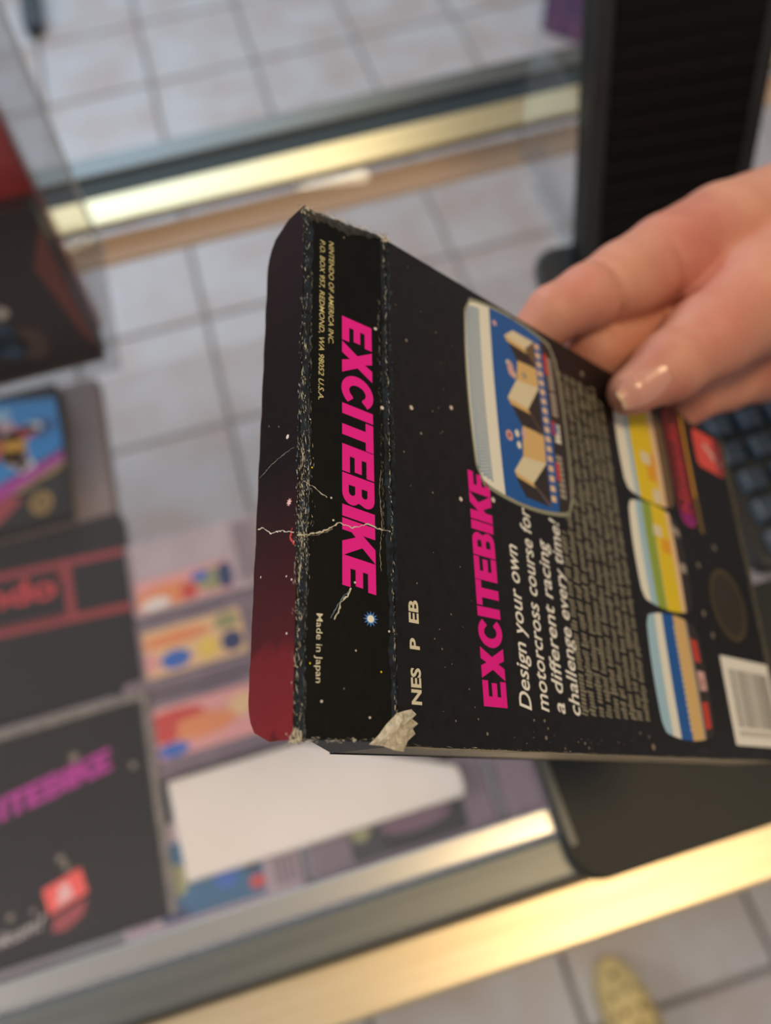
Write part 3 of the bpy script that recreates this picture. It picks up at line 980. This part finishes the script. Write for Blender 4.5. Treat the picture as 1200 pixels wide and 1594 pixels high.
# big picture
out, band, pt = barrel(62.9, 126.3, 155.2, 113.3, 3.0, 2.4)
a = Art(back, .05, .012)
a.add(out(), 'frame', 0)
ub = lambda u: (u - 134.25) / 20.95
i_out, i_band, i_pt = barrel(64.0, 125.2, 154.6, 114.4, 3.0, 2.4)
a.add(i_band(ub(147.0), 1.0), 'p_white', 1)
a.add(i_band(ub(139.0), ub(147.0)), 'p_white', 1)
a.add(i_band(ub(122.5), ub(144.4)), 'p_blue', 2)
a.add(i_band(ub(119.9), ub(122.6)), 'p_blue', 2)
a.add(i_band(-1.0, ub(120.0)), 'p_dark', 2)
for i in range(56):              # crowd: rows of small blue ticks
    for j in range(7):
        aa = -0.94 + 1.88 * (i + .3 * (j % 2)) / 56
        q = i_pt(aa, ub(149.0 + j * .84))
        a.add([(q[0], q[1]), (q[0] + .68, q[1] + .1), (q[0] + .85, q[1] + .72), (q[0] + .2, q[1] + .6)], 'p_dot', 3)
ramp = dict(
    r1=([(96.0, 139.5), (103.7, 134.6), (104.6, 124.2), (95.4, 130.4)], 'p_pale'), tri=([(95.6, 139.1), (95.1, 130.6), (88.5, 124.8), (88.6, 133.9)], 'p_dark'),
    s1=([(96.0, 139.5), (95.4, 130.4), (93.9, 129.6), (94.3, 138.2)], 'p_tan'), w1=([(95.1, 130.6), (104.6, 124.2), (88.5, 124.2)], 'p_dark'), e1=([(95.1, 130.6), (95.6, 130.6), (88.9, 124.3), (88.1, 124.3)], 'p_brown'),
    flat=([(88.8, 133.9), (88.9, 124.2), (79.6, 124.6), (78.4, 135.0)], 'p_tan'),
    r2=([(73.1, 139.5), (78.7, 135.2), (79.6, 124.5), (71.4, 131.6)], 'p_pale'), s2=([(73.1, 139.5), (71.4, 131.6), (70.2, 130.8), (71.5, 138.6)], 'p_tan'),
    tri2=([(71.5, 139.2), (71.0, 131.6), (66.0, 125.4), (66.4, 135.4)], 'p_dark'), w2=([(71.2, 131.6), (79.6, 124.5), (66.2, 124.4)], 'p_dark'), e2=([(71.0, 131.6), (71.6, 131.6), (66.8, 124.4), (65.8, 124.4)], 'p_brown'),
    r0=([(117.4, 138.4), (121.0, 134.1), (121.0, 124.3), (116.7, 128.9)], 'p_pale'), s0=([(117.4, 138.4), (116.7, 128.9), (115.2, 128.1), (115.8, 137.3)], 'p_tan'),
    tri0=([(115.9, 136.9), (116.4, 128.9), (111.6, 124.4), (110.6, 133.4)], 'p_dark'), w0=([(116.4, 128.9), (121, 124.3), (111.6, 124.3)], 'p_brown'),
    flat0=([(110.9, 133.2), (111.4, 124.2), (104.4, 124.3), (103.6, 134.4)], 'p_tan'))
for k, (lp_, key) in ramp.items():
    a.add(lp_, key, 6 if k[0] == 'e' else (5 if k[0] in 'rsw' else 4))
for cx, cy, rl, ru, key in ((106.6, 136.9, 2.6, 1.4, 'p_pink'), (108.2, 137.6, 1.0, 1.1, 'p_white'), (105.0, 135.6, 1.3, .9, 'p_peach'), (83.7, 140.3, 1.7, 1.5, 'p_pink'), (83.7, 140.3, .9, .7, 'p_red'),
                            (85.4, 136.8, 1.2, .9, 'p_white'), (81.9, 136.4, 1.2, .9, 'p_white'), (119.9, 142.4, 1.0, .9, 'p_pink'), (86.3, 133.6, 1.6, 1.1, 'p_pink'), (106.6, 130.6, 1.2, 1.1, 'p_grey')):
    a.add(circle(cx, cy, rl, ru, 10), key, 7)
for i in range(17):              # row of pale blocks along the track edge
    q = i_pt(-0.92 + 1.84 * (i + .15) / 17, ub(121.2)); q2 = i_pt(-0.92 + 1.84 * (i + .75) / 17, ub(121.2))
    a.add([(q[0], q[1]), (q2[0], q2[1]), (q2[0], q2[1] + 2.2), (q[0], q[1] + 2.2)], 'p_peach', 5)
for a0, a1, key in ((.42, .84, 'p_grey'), (.10, .40, 'p_grey'), (-.22, .02, 'p_white'), (-.86, -.36, 'p_grey')):
    q, q2 = i_pt(a0, ub(115.9)), i_pt(a1, ub(115.9))
    n = max(3, int((q2[0] - q[0]) / 1.6))
    for k in range(n):
        x0_ = q[0] + (q2[0] - q[0]) * k / n
        a.add([(x0_, q[1]), (x0_ + 1.3, q[1]), (x0_ + 1.3, q[1] + 2.8), (x0_, q[1] + 2.8)], key, 4)
for a0, a1 in ((.58, .84), (-.14, .02), (-.66, -.46)):
    q, q2 = i_pt(a0, ub(118.0)), i_pt(a1, ub(118.0))
    a.add([(q[0], q[1]), (q2[0], q[1]), (q2[0], q[1] + 1.7), (q[0], q[1] + 1.7)], 'p_red', 6)
q = i_pt(-.14, ub(117.2))
a.add([(q[0] + .6, q[1]), (q[0] + 4.0, q[1]), (q[0] + 4.0, q[1] + 1.5), (q[0] + .6, q[1] + 1.5)], 'p_blue', 7)
a.build('screen_picture', gb, 'large printed game scene of blue track and tan ramps')


def small_picture(l0, l1, bands, extra, label):
    out, band, pt = barrel(l0, l1, 82.6, 51.5, 2.2, 1.6)
    a = Art(back, .05, .012)
    a.add(out(), 'p_dark', 0)
    for b0, b1, key in bands:
        a.add(band(b0, b1), key, 1)
    for a0, b0, a1, b1, key in extra:
        a.add([pt(a0, b0), pt(a1, b0), pt(a1, b1), pt(a0, b1)], key, 2)
    a.build('screen_picture', gb, label)


small_picture(81.6, 121.0, [(.62, 1.0, 'p_white'), (.46, .62, 'p_sky'), (-.40, .46, 'p_yellow'), (-.62, -.40, 'p_peach'), (-1, -.62, 'p_brown')],
              [(-.25, .16, -.02, -.22, 'p_pale'), (-.55, -.02, -.25, -.40, 'p_orange'), (-.95, -.10, -.70, -.42, 'p_pale'), (-.24, -.22, .0, -.42, 'p_orange')], 'small printed scene in yellow')
small_picture(44.6, 81.2, [(.70, 1.0, 'p_white'), (.46, .70, 'p_sky'), (.10, .46, 'p_green'), (-.48, .10, 'p_yellow'), (-.66, -.48, 'p_peach'), (-1, -.66, 'p_dark')],
              [(.38, .14, .60, -.18, 'p_pale'), (.10, -.12, .38, -.46, 'p_orange'), (.62, -.62, .80, -.95, 'p_grey'), (-.2, -.70, .0, -.95, 'p_grey')] + [(-.9 + .1 * i, .12, -.86 + .1 * i, .08, 'p_pale') for i in range(12)], 'small printed scene in green and yellow')
small_picture(5.0, 43.4, [(.66, 1.0, 'p_sky'), (.38, .66, 'p_white'), (-.06, .38, 'p_blue'), (-.50, -.06, 'p_tan'), (-.58, -.50, 'p_grey'), (-1, -.58, 'p_dark')],
              [(-.86 + .095 * i, -.02, -.81 + .095 * i, -.07, 'p_pale') for i in range(18)] + [(.30, -.62, .70, -.86, 'p_red'), (-.20, -.64, .14, -.92, 'p_pink'), (-.16, -.70, .02, -.84, 'p_red'), (-.85, -.62, -.40, -.86, 'p_red')], 'small printed scene in blue and tan')

# red lozenge with lettering, orange line, red icon, seal, barcode
a = Art(back, .05, .012)
a.add(rounded(78.6, 37.2, 126.0, 48.4, 5.0, 6), 'pill_red', 0)
a.add(rounded(79.6, 38.2, 125.4, 47.4, 4.4, 6), 'pill_dark', 1)
a.add(rounded(78.8, 37.4, 88, 48.2, 5.0, 6), 'magenta2', 1)
a.build('red_lozenge', gb, 'dark red lozenge behind red lettering')
lettering('red_lettering', text2d('Nintendo', 36, 6.2, 0, 0.02), lambda x, y, d: back(84 + x, 40.0 + y, d), 'redbright', gb, .10)
a = Art(back, .05, .012)
a.add([(78, 35.6), (126, 35.6), (126, 32.6), (78, 32.6)], 'gold3', 0)
a.add([(92, 35.4), (126, 35.4), (126, 34.0), (92, 34.0)], 'p_orange', 1)
a.build('orange_line', gb)
a = Art(back, .05, .012)
a.add(rounded(107.6, 4.6, 124.2, 27.0, 3.2, 5), 'coral', 0)
a.add([(111, 8), (118, 20), (120, 18), (113, 6)], 'p_pink', 1)
a.add(rounded(108.0, 4.8, 123.8, 11, 2.4, 5), 'redline', 1)
a.build('red_icon', gb, 'red rounded icon')
a = Art(back, .05, .012)
a.add(circle(53.0, 24.5, 13.4, 13.0, 36), 'olive_ring', 0)
a.add(circle(53.0, 24.5, 11.2, 10.8, 36), 'olive', 1)
a.build('round_seal', gb, 'dark olive round seal')
a = Art(back, .05, .012)
a.add(rounded(4.6, 3.0, 33.6, 38.8, .6, 3), 'white', 0)
u = 34.6
random.seed(3)
while u > 6:
    w = random.choice((.35, .35, .7, 1.05))
    a.add([(10.4, u - w), (29.6, u - w), (29.6, u), (10.4, u)], 'bar_ink', 1)
    u -= w + random.choice((.35, .5, .8))
for k in range(11):
    a.add([(7.6, 33.2 - k * 2.3), (9.4, 33.2 - k * 2.3), (9.4, 34.4 - k * 2.3), (7.6, 34.4 - k * 2.3)], 'p_grey', 1)
a.build('barcode', gb, 'white barcode panel')


# printed stars
def stars(name, fn, pts, parent):
    a = Art(fn, .06, .012)
    for x, y, r_, key in pts:
        a.add(circle(x, y, r_, r_, 9), key, 0)
    tag(a.build(name, parent), kind='stuff')


random.seed(11)
pts = [(79.3, 177.3, .62, 'star'), (84.3, 163.1, .6, 'star'), (105.2, 147.6, .5, 'star_dim'), (59.1, 161.7, .62, 'star'), (62.0, 149.4, .75, 'star'), (119.6, 99.2, 1.0, 'star_dim'), (98.4, 178.1, .45, 'star_dim'),
       (73.2, 174.4, .4, 'star_dim'), (2.6, 89.3, .9, 'star_dim'), (125.6, 133.2, .8, 'star_dim'), (3.4, 137.1, .5, 'star_dim'), (47.0, 44.7, 1.1, 'star_dim'), (64.5, 42.0, 1.1, 'star_dim'), (74, 27, 1.2, 'star_dim'), (40, 41, 1.1, 'star_dim')]
for _ in range(34):
    pts.append((random.uniform(4, 124), random.uniform(158, 182), random.uniform(.10, .26), random.choice(('star_dim', 'copy'))))
for _ in range(14):
    pts.append((random.uniform(1, 8), random.uniform(60, 170), random.uniform(.15, .4), 'star_dim'))
stars('printed_star', back, pts, gb)
pts = [(98.1, 3.3, .45, 'star'), (76.3, 2.0, .5, 'star'), (69.4, 19.8, .2, 'star'), (57.7, 19.2, .2, 'p_yellow'), (51.3, 14.7, .25, 'star'), (46.2, 14.2, .25, 'star'), (32.9, 9.3, .25, 'star'), (18.6, 9.2, .2, 'star'),
       (14.6, 3.6, .2, 'p_yellow'), (8.3, 16.5, .28, 'star'), (10.9, 11.8, .16, 'star_dim'), (15.5, 19.0, .18, 'p_yellow'), (5.5, 6.3, .25, 'star'), (123.3, 11.6, .25, 'star_dim'), (23.1, 1.6, .25, 'star')]
stars('printed_star', flap, pts, gb)
pts = [(65, 4.2, .55, 'star'), (48.8, 2.9, .6, 'p_pink'), (71, 12.2, .2, 'star_dim'), (69, 7.8, .2, 'star_dim'), (31.3, 1.4, .25, 'star'), (20.4, 2.6, .25, 'star'), (34.6, 13.2, .25, 'star'), (32.4, 3.2, .22, 'star')]
stars('printed_star', tuck, pts, gb)
a = Art(flap, .06, .012)
sp = []
for k in range(24):
    an = 2 * math.pi * k / 24
    rr = 1.75 if k % 2 == 0 else .85
    sp.append((25.4 + rr * math.cos(an), 5.8 + rr * math.sin(an)))
a.add(sp, 'star_blue', 0)
a.add(circle(25.4, 5.8, .8, .8, 12), 'p_white', 1)
a.build('starburst', gb, 'small blue and white starburst')
a = Art(tuck, .06, .012)
for cx, cy in ((48.8, 2.9),):
    a.add([(cx + (1.0 if k % 2 == 0 else .5) * math.cos(math.pi * k / 8), cy + (1.0 if k % 2 == 0 else .5) * math.sin(math.pi * k / 8)) for k in range(16)], 'p_pink', 2)
a.build('starburst', gb)

# ---- wear: rubbed folds, white fibres, cracks, torn corner
random.seed(21)


def rub(fn, l0, l1, c, w, key, name, wob=.5, seed=0, d=.045):
    rg = random.Random(seed)
    n = 130
    v, f = [], []
    o1, o2 = 0, 0
    for k in range(n + 1):
        l = l0 + (l1 - l0) * k / n
        o1 = .7 * o1 + rg.uniform(-wob, wob) * .6; o2 = .7 * o2 + rg.uniform(-wob, wob) * .6
        v.append(fn(l, c - w / 2 + o1, d)); v.append(fn(l, c + w / 2 + o2, d))
    for k in range(n):
        f.append((2 * k, 2 * k + 1, 2 * k + 3, 2 * k + 2))
    return tag(pydata(name, v, f, MT[key], gb), kind='stuff')


def fibres(fn, n, l0, l1, c, s, name, keys, dens=None, lmax=2.6, wid=(.05, .16), seed=1, d=.07):
    rg = random.Random(seed)
    v, f, mi = [], [], []
    for _ in range(n):
        l = rg.uniform(l0, l1)
        if dens and rg.random() > dens(l):
            continue
        y = rg.gauss(c, s)
        ln = rg.expovariate(1.6) + .25
        ln = min(ln, lmax); w = rg.uniform(*wid); sl = rg.gauss(0, .16)
        k = len(v)
        dd = d + rg.uniform(0, .03)
        v += [fn(l, y - w, dd), fn(l + ln * .5, y + sl * ln * .5 - w * rg.uniform(.2, 1.5), dd), fn(l + ln, y + sl * ln, dd), fn(l + ln * .45, y + sl * ln * .45 + w * rg.uniform(.4, 1.6), dd)]
        f.append((k, k + 1, k + 2, k + 3)); mi.append(rg.choices(range(len(keys)), [6, 2, 3][:len(keys)])[0])
    return tag(pydata(name, v, f, [MT[q] for q in keys], gb, mi), kind='stuff')


rub(flap, .8, 128.6, 21.0, 2.3, 'scuff', 'rubbed_fold', .5, 4)
rub(flap, 1.0, 126.8, 0.9, 1.3, 'scuff', 'rubbed_fold', .35, 5)
rub(back, 30, 126.8, U - .5, .9, 'scuff', 'rubbed_fold', .35, 6)
dens = lambda l: .26 + .74 * math.exp(-((l - 46) / 22) ** 2)
F3 = ['fibre', 'fibre_blue', 'fibre_grey']
fibres(flap, 900, 1, 127.5, 21.6, .42, 'edge_fibre', F3, dens, 2.6, (.03, .10), 31)
fibres(flap, 330, 30, 75, 20.4, .75, 'edge_fibre', F3, lambda l: math.exp(-((l - 47) / 12) ** 2), 1.4, (.03, .09), 32)
fibres(flap, 260, 1, 110, 20.0, .16, 'edge_fibre', ['fibre_grey', 'fibre_blue'], None, 2.0, (.02, .06), 33)
fibres(tuck, 150, 1, 126, .4, .25, 'edge_fibre', F3, dens, 2.0, (.03, .09), 34)
fibres(flap, 230, 2, 126, .45, .22, 'edge_fibre', F3, lambda l: .75, 2.4, (.03, .09), 35)
fibres(flap, 150, 44, 108, 2.35, .22, 'edge_fibre', ['fibre_grey', 'fibre_blue'], lambda l: .7, 1.8, (.02, .06), 36)
fibres(back, 80, 60, 126, U - .9, .25, 'edge_fibre', ['fibre_blue', 'fibre_grey'], None, 2.0, (.02, .06), 37)
# long left edge and bottom edge of the back panel
side_fn = lambda x, y, d: back(y, x, d)
fibres(side_fn, 200, 20, 183, .25, .12, 'edge_fibre', ['fibre_grey', 'fibre'], None, 2.4, (.02, .07), 39)
fibres(side_fn, 40, 20, 150, 2.6, .9, 'edge_fibre', ['fibre_grey'], None, 1.2, (.05, .14), 40)
MT['bottom_wear'] = mat('worn_bottom_edge', '#5d5848', 0.8, color2='#3c392f', scale=400)
rub(back, 0.5, 126.5, 1.6, 3.2, 'bottom_wear', 'rubbed_fold', .3, 8, .045)
rub(side_fn, 20, 183, -.05, .35, 'fibre_grey', 'rubbed_fold', .08, 9, .03)
# ragged top short edge of the end flap
bm_v, bm_f = [], []
rg = random.Random(5)
for k in range(26):
    v0 = 1.5 + 20.5 * k / 25
    l = 127.3 + 1.6 * (v0 / 22) + rg.uniform(-.3, .35)
    for dl, dd in ((-3.2 + rg.uniform(-.7, .7) + (1.6 if v0 < 8 else 0), .10), (-1.2 + rg.uniform(-.3, .3), .35 + rg.uniform(-.1, .25)), (0, .05)):
        bm_v.append(flap(l + dl, v0, dd))
for k in range(25):
    for j in range(2):
        p = k * 3 + j
        bm_f.append((p, p + 1, p + 4, p + 3))
MT['scuff_dark'] = mat('scuffed_dark', '#33312d', 0.75, color2='#1b1a18', scale=500)
pydata('ragged_edge', bm_v, bm_f, MT['scuff_dark'], gb)
end_fn = lambda x, y, d: flap(y, x, d + .3)
fibres(end_fn, 150, 2, 21, 128.2, .5, 'edge_fibre', F3, None, 1.8, (.03, .12), 41)
fibres(end_fn, 60, 1, 20.5, 1.1, .25, 'edge_fibre', F3, None, 1.8, (.03, .10), 42)
# frayed corners of the folds
for (cv, cl0, n_) in ((21.8, 128.3, 60), (0.3, 127.3, 50), (21.6, 1.6, 60)):
    fibres(flap, n_, cl0 - 1.8, cl0 + .8, cv, .7, 'edge_fibre', ['fibre', 'fibre_grey'], None, 1.2, (.08, .25), int(n_ + cv * 7), .16)


def crack(fn, pl, w, key='fibre', seed=0, name='crease_crack'):
    rg = random.Random(seed)
    pts_ = []
    for (x0_, y0_), (x1_, y1_) in zip(pl[:-1], pl[1:]):
        n = max(2, int(math.hypot(x1_ - x0_, y1_ - y0_) / .5))
        for k in range(n):
            t = k / n
            pts_.append((x0_ + (x1_ - x0_) * t + rg.uniform(-.16, .16), y0_ + (y1_ - y0_) * t + rg.uniform(-.12, .12)))
    pts_.append(pl[-1])
    v, f = [], []
    for k, (x, y) in enumerate(pts_):
        a_, b_ = pts_[max(0, k - 1)], pts_[min(len(pts_) - 1, k + 1)]
        dx, dy = b_[0] - a_[0], b_[1] - a_[1]
        q = math.hypot(dx, dy) or 1
        ww = w * rg.uniform(.25, 1.3)
        v += [fn(x - dy / q * ww, y + dx / q * ww, .085), fn(x + dy / q * ww, y - dx / q * ww, .085)]
    for k in range(len(pts_) - 1):
        f.append((2 * k, 2 * k + 1, 2 * k + 3, 2 * k + 2))
    return pydata(name, v, f, MT[key], gb)


crack(flap, [(41.8, 22.2), (41.9, 20.8), (43.2, 16.8), (45.8, 12.9), (45.0, 9.8), (46.5, 6.1), (45.6, 3.3), (45.4, 0.7)], .16, 'fibre', 1)
crack(flap, [(41.6, 20.8), (42.4, 17.6), (44.2, 14.4)], .10, 'fibre_grey', 2)
crack(flap, [(31.7, 10.2), (29.8, 11.0), (28.3, 12.5), (26.7, 12.9), (24.6, 13.9)], .17, 'fibre', 3)
crack(flap, [(31.3, 10.5), (29.0, 12.4), (24.9, 14.7)], .09, 'fibre_blue', 4)
crack(flap, [(54.2, 21.0), (53.3, 19.1), (51.2, 15.7)], .10, 'fibre', 5)
crack(flap, [(60, 2.6), (55, 3.2), (48, 2.7), (40, 3.3), (36, 3.2)], .10, 'fibre_grey', 6)
crack(tuck, [(59.0, 15.8), (59.8, 12.5), (60.6, 8.9), (61.2, 4.5), (61.4, 1.5)], .09, 'fibre_grey', 7)
crack(tuck, [(46.4, 15.4), (45.8, 12.7), (43.6, 9.4), (43.0, 5.3), (41.4, 1.0)], .14, 'fibre', 8)
MT['redraw'] = mat('raw_red_print', '#b8302c', 0.5)
crack(tuck, [(42.6, 1.6), (40.6, 2.2), (38.6, .8)], .28, 'redraw', 9)
# cream rim along the tongue's free edge
v, f = [], []
rg = random.Random(9)
for l in Ls:
    D_ = tuck_depth(l)
    v += [tuck(l, D_ - rg.uniform(.05, .3), .03), tuck(l, D_ + .05, .0)]
for k in range(60):
    f.append((2 * k, 2 * k + 1, 2 * k + 3, 2 * k + 2))
MT['rim'] = mat('worn_rim', '#8f6f60', 0.8, color2='#4a2a28', scale=500)
tag(pydata('worn_rim', v, f, MT['rim'], gb), kind='stuff')
# torn lower corner where end flap meets back panel: lifted fibrous paper
tear = [flap(0.4, 6.6, .1), flap(2.2, 4.6, .35), flap(4.2, 3.0, .5), flap(6.4, .6, .4), back(6.9, 183.6, .5), back(7.4, 181.4, .7), back(6.4, 180.4, 1.1), back(5.6, 181.3, .6), back(4.6, 179.9, 1.0),
        back(3.6, 181.2, .7), back(2.6, 180.6, .8), back(1.2, 182.4, .5), back(-.9, 183.4, .2), back(-.7, 185.5, .1), flap(.1, 3.4, .1)]
ctr_p = flap(2.6, 1.2, 1.1)
mid = [ctr_p.lerp(p, .55) + Vector((random.uniform(-.3, .3), random.uniform(-.3, .3), random.uniform(.1, .6))) * .001 for p in tear]
v = tear + mid + [ctr_p]
n = len(tear)
f = [(i, (i + 1) % n, n + (i + 1) % n, n + i) for i in range(n)] + [(n + i, n + (i + 1) % n, 2 * n) for i in range(n)]
pydata('torn_corner', v, f, MT['paper'], gb)['label'] = 'torn corner showing beige paper fibre'

# ------------------------------------------------------------------ the hand (one continuous skin grown from a distance field, in box coordinates, mm)
HAND = {
    'thumb': [(113.8, 85.5, 8.8, 8.0), (123.9, 73.5, 17.5, 11.4), (137.1, 59.4, 26.8, 14.6), (155.7, 39.3, 38.5, 19.9), (186.5, -0.1, 54.9, 26.5)],
    'index': [(122, 110, -32.5, 8.0), (142.6, 105.4, -3.5, 9.6), (149.7, 94.9, 3.8, 11.5), (160.0, 80.3, 10.5, 14.1), (172.7, 61.8, 19.1, 17.5), (189.3, 36.1, 30.4, 21.4), (204.6, 5.5, 45.2, 25.0)],
    'middle': [(120, 82, -33, 8.5), (138.6, 80.5, -4.6, 10.8), (153.0, 58.5, 2.0, 14.6), (172.0, 30.2, 13.5, 19.0), (196.9, -2.4, 33.7, 24.3)],
    'ring': [(120, 57, -33, 8.5), (139.0, 44.7, 0.7, 10.3), (151.7, 25.3, 7.1, 13.9), (172.7, 3.1, 20.5, 19.8)],
    'pinky': [(119, 33, -32, 7.5), (135.9, 23.9, 2.9, 8.2), (144.5, 9.7, 9.9, 10.4), (159.3, -9.4, 20.2, 16.2)],
    'palm': [(156.6, -4.6, 21.7, 16.4), (188.4, -3.9, 37.8, 25.5), (197.1, -26.4, 47.7, 32.0), (222.0, -84.0, 70.0, 28.5), (285.0, -222.0, 127.0, 36.0)],
}
CREASES = [((148.0, 90.4, 9.0), 'index', 2, 3, 2.6), ((158.0, 68.0, 19.5), 'index', 3, 4, 2.6), ((127.2, 71.0, 21.0), 'thumb', 0, 2, .8)]


def cone_d(p, a, b):
    a3, b3 = np.array(a[:3]), np.array(b[:3])
    ba = b3 - a3
    t = np.clip(((p - a3) @ ba) / (ba @ ba), 0, 1)
    r = a[3] + (b[3] - a[3]) * t
    return np.linalg.norm(p - a3 - t[..., None] * ba, axis=-1) - r


def smin(a, b, k):
    h = np.clip(.5 + .5 * (b - a) / k, 0, 1)
    return b * (1 - h) + a * h - k * h * (1 - h)


def hand_d(p):
    def chain(pts_, k):
        d = None
        for a_, b_ in zip(pts_[:-1], pts_[1:]):
            q = cone_d(p, a_, b_)
            d = q if d is None else smin(d, q, k)
        return d
    di = chain(HAND['index'], 2.0); dm = chain(HAND['middle'], 2.0)
    dr = chain(HAND['ring'], 2.0); dp = chain(HAND['pinky'], 2.0)
    dl = chain(HAND['palm'], 6.0); dt = chain(HAND['thumb'], 4.0)
    d = smin(di, dm, 1.6); d = smin(d, dr, 1.6); d = smin(d, dp, 1.6)
    d = smin(d, dl, 5.0)
    d = smin(d, dt, 2.2)
    for c, ch, i0, i1, amp in CREASES:
        ax = np.array(HAND[ch][i1][:3]) - np.array(HAND[ch][i0][:3]); ax = ax / np.linalg.norm(ax)
        q = p - np.array(c)
        s = q @ ax
        rr = np.linalg.norm(q, axis=-1)
        d = d + amp * np.exp(-(s / 1.2) ** 2) * np.clip(1.6 - rr / 11.0, 0, 1)
    return d


def surface_nets(fn, lo, hi, h):
    n = [int((hi[i] - lo[i]) / h) + 1 for i in range(3)]
    ax = [lo[i] + h * np.arange(n[i]) for i in range(3)]
    D = np.empty(n, np.float32)
    for i in range(n[0]):
        g = np.stack(np.meshgrid([ax[0][i]], ax[1], ax[2], indexing='ij'), -1)
        D[i] = fn(g)[0]
    S = D < 0
    c = [S[i:n[0] - 1 + i, j:n[1] - 1 + j, k:n[2] - 1 + k] for i in (0, 1) for j in (0, 1) for k in (0, 1)]
    cnt = sum(x.astype(np.int8) for x in c)
    act = (cnt > 0) & (cnt < 8)
    idx = -np.ones(act.shape, np.int64)
    cells = np.argwhere(act)
    idx[act] = np.arange(len(cells))
    acc = np.zeros((len(cells), 3)); num = np.zeros(len(cells))
    cor = [(i, j, k) for i in (0, 1) for j in (0, 1) for k in (0, 1)]
    for a_ in range(8):
        for b_ in range(a_ + 1, 8):
            if sum(abs(cor[a_][q] - cor[b_][q]) for q in range(3)) != 1:
                continue
            ca, cb = np.array(cor[a_]), np.array(cor[b_])
            da = D[tuple((cells + ca).T)]; db = D[tuple((cells + cb).T)]
            cr = (da < 0) != (db < 0)
            t = np.where(cr, da / np.where(da == db, 1, da - db), 0)
            acc += np.where(cr[:, None], ca + t[:, None] * (cb - ca), 0); num += cr
    verts = np.array(lo) + h * (cells + acc / num[:, None])
    faces = []
    for ax_ in range(3):
        o1, o2 = (ax_ + 1) % 3, (ax_ + 2) % 3
        sl0 = [slice(None)] * 3; sl1 = [slice(None)] * 3
        sl0[ax_] = slice(0, n[ax_] - 1); sl1[ax_] = slice(1, n[ax_])
        ed = np.argwhere(S[tuple(sl0)] != S[tuple(sl1)])
        e1 = np.zeros(3, int); e1[o1] = 1
        e2 = np.zeros(3, int); e2[o2] = 1
        ok = (ed[:, o1] > 0) & (ed[:, o2] > 0) & (ed[:, o1] < n[o1] - 1) & (ed[:, o2] < n[o2] - 1)
        ed = ed[ok]
        flip = S[tuple(ed.T)]
        q = [idx[tuple((ed - e1 - e2).T)], idx[tuple((ed - e2).T)], idx[tuple(ed.T)], idx[tuple((ed - e1).T)]]
        Q = np.stack(q, 1)
        Q = np.where(flip[:, None], Q, Q[:, ::-1])
        faces.append(Q[(Q >= 0).all(1)])
    return verts, np.concatenate(faces)


hv, hf = surface_nets(hand_d, (104, -262, -46), (326, 124, 168), 1.55)
ho = np.array([165.0, 30.0, 15.0])
me = bpy.data.meshes.new('hand')
me.from_pydata([tuple(v) for v in (hv - ho) * .001], [], [tuple(q) for q in hf.tolist()])
me.update()
hand = link('hand', me, MT['skin'], None, True)
sm = hand.modifiers.new('soften', 'SMOOTH'); sm.factor = .5; sm.iterations = 3
MH = MB.copy(); MH.translation = MB @ Vector(ho * .001)
hand.matrix_world = MH
tag(hand, 'bare hand gripping the held black game box, thumb on its printed back', 'hand')

# dark sleeve over the forearm, beyond the frame
sa, sb = np.array((252.0, -150.0, 97.0)), np.array((300.0, -255.0, 141.0))
sd = (sb - sa) / np.linalg.norm(sb - sa)
s1 = np.cross(sd, (0, 0, 1)); s1 /= np.linalg.norm(s1); s2 = np.cross(sd, s1)
rings = [(-1, 38.5), (2, 40.5), (30, 41), (70, 43), (118, 46), (121, 44), (121, 41), (70, 40), (3, 38), (-1, 38.5)]
sv, sf = [], []
for q_, r_ in rings[:-1]:
    for k in range(28):
        an = 2 * math.pi * k / 28
        sv.append(tuple((sa + sd * q_ + (s1 * math.cos(an) + s2 * math.sin(an)) * (r_ + .5 * math.sin(3 * an + q_ * .1)) - ho) * .001))
nr = len(rings) - 1
for i in range(nr):
    for k in range(28):
        i2 = (i + 1) % nr
        sf.append((i * 28 + k, i * 28 + (k + 1) % 28, i2 * 28 + (k + 1) % 28, i2 * 28 + k))
pydata('sleeve', sv, sf, mat('dark_sleeve', '#22242a', 0.85, color2='#2a2c33', scale=300), hand, None, True)
# thumb nail: a curved patch laid on the skin
th0, th1 = np.array(HAND['thumb'][0][:3]), np.array(HAND['thumb'][1][:3])
axn = (th0 - th1) / np.linalg.norm(th0 - th1)              # towards the tip
nn = np.array([-.45, .55, .70]); nn -= axn * (nn @ axn); nn /= np.linalg.norm(nn)
bb = np.cross(nn, axn)
cN = th0 + axn * (-1.5)
gv, gf, gm = [], [], []
NS, NW = 17, 11
for i in range(NS):
    t = i / (NS - 1)
    s = -8.5 + 17.3 * t                                     # along the thumb, measured from the centre of its tip
    wmax = 5.2 * (math.sin(math.pi / 2 * min(1, .30 + t * 1.5))) * (1 - .42 * max(0, (t - .72) / .28) ** 2)
    sc = min(s, 5.2)
    for j in range(NW):
        w = wmax * (2 * j / (NW - 1) - 1)
        if sc > 0:
            w *= (1 - .12 * (sc / 5.2) ** 2)
        p = th0 + axn * sc + bb * w + nn * 16
        for _ in range(40):
            st_ = float(hand_d(p[None])[0])
            if st_ < .02: break
            p = p - nn * st_ * .9
        over = max(0.0, s - sc)
        q = p + nn * (.38 - over * .38) + axn * over
        gv.append(tuple((q - ho) * .001))
for i in range(NS - 1):
    for j in range(NW - 1):
        p = i * NW + j
        gf.append((p, p + 1, p + NW + 1, p + NW)); gm.append(1 if i >= NS - 2 else 0)
pydata('thumb_nail', gv, gf, [MT['nail'], MT['nail_tip']], hand, gm, True)['label'] = 'thumb nail with a pale tip'
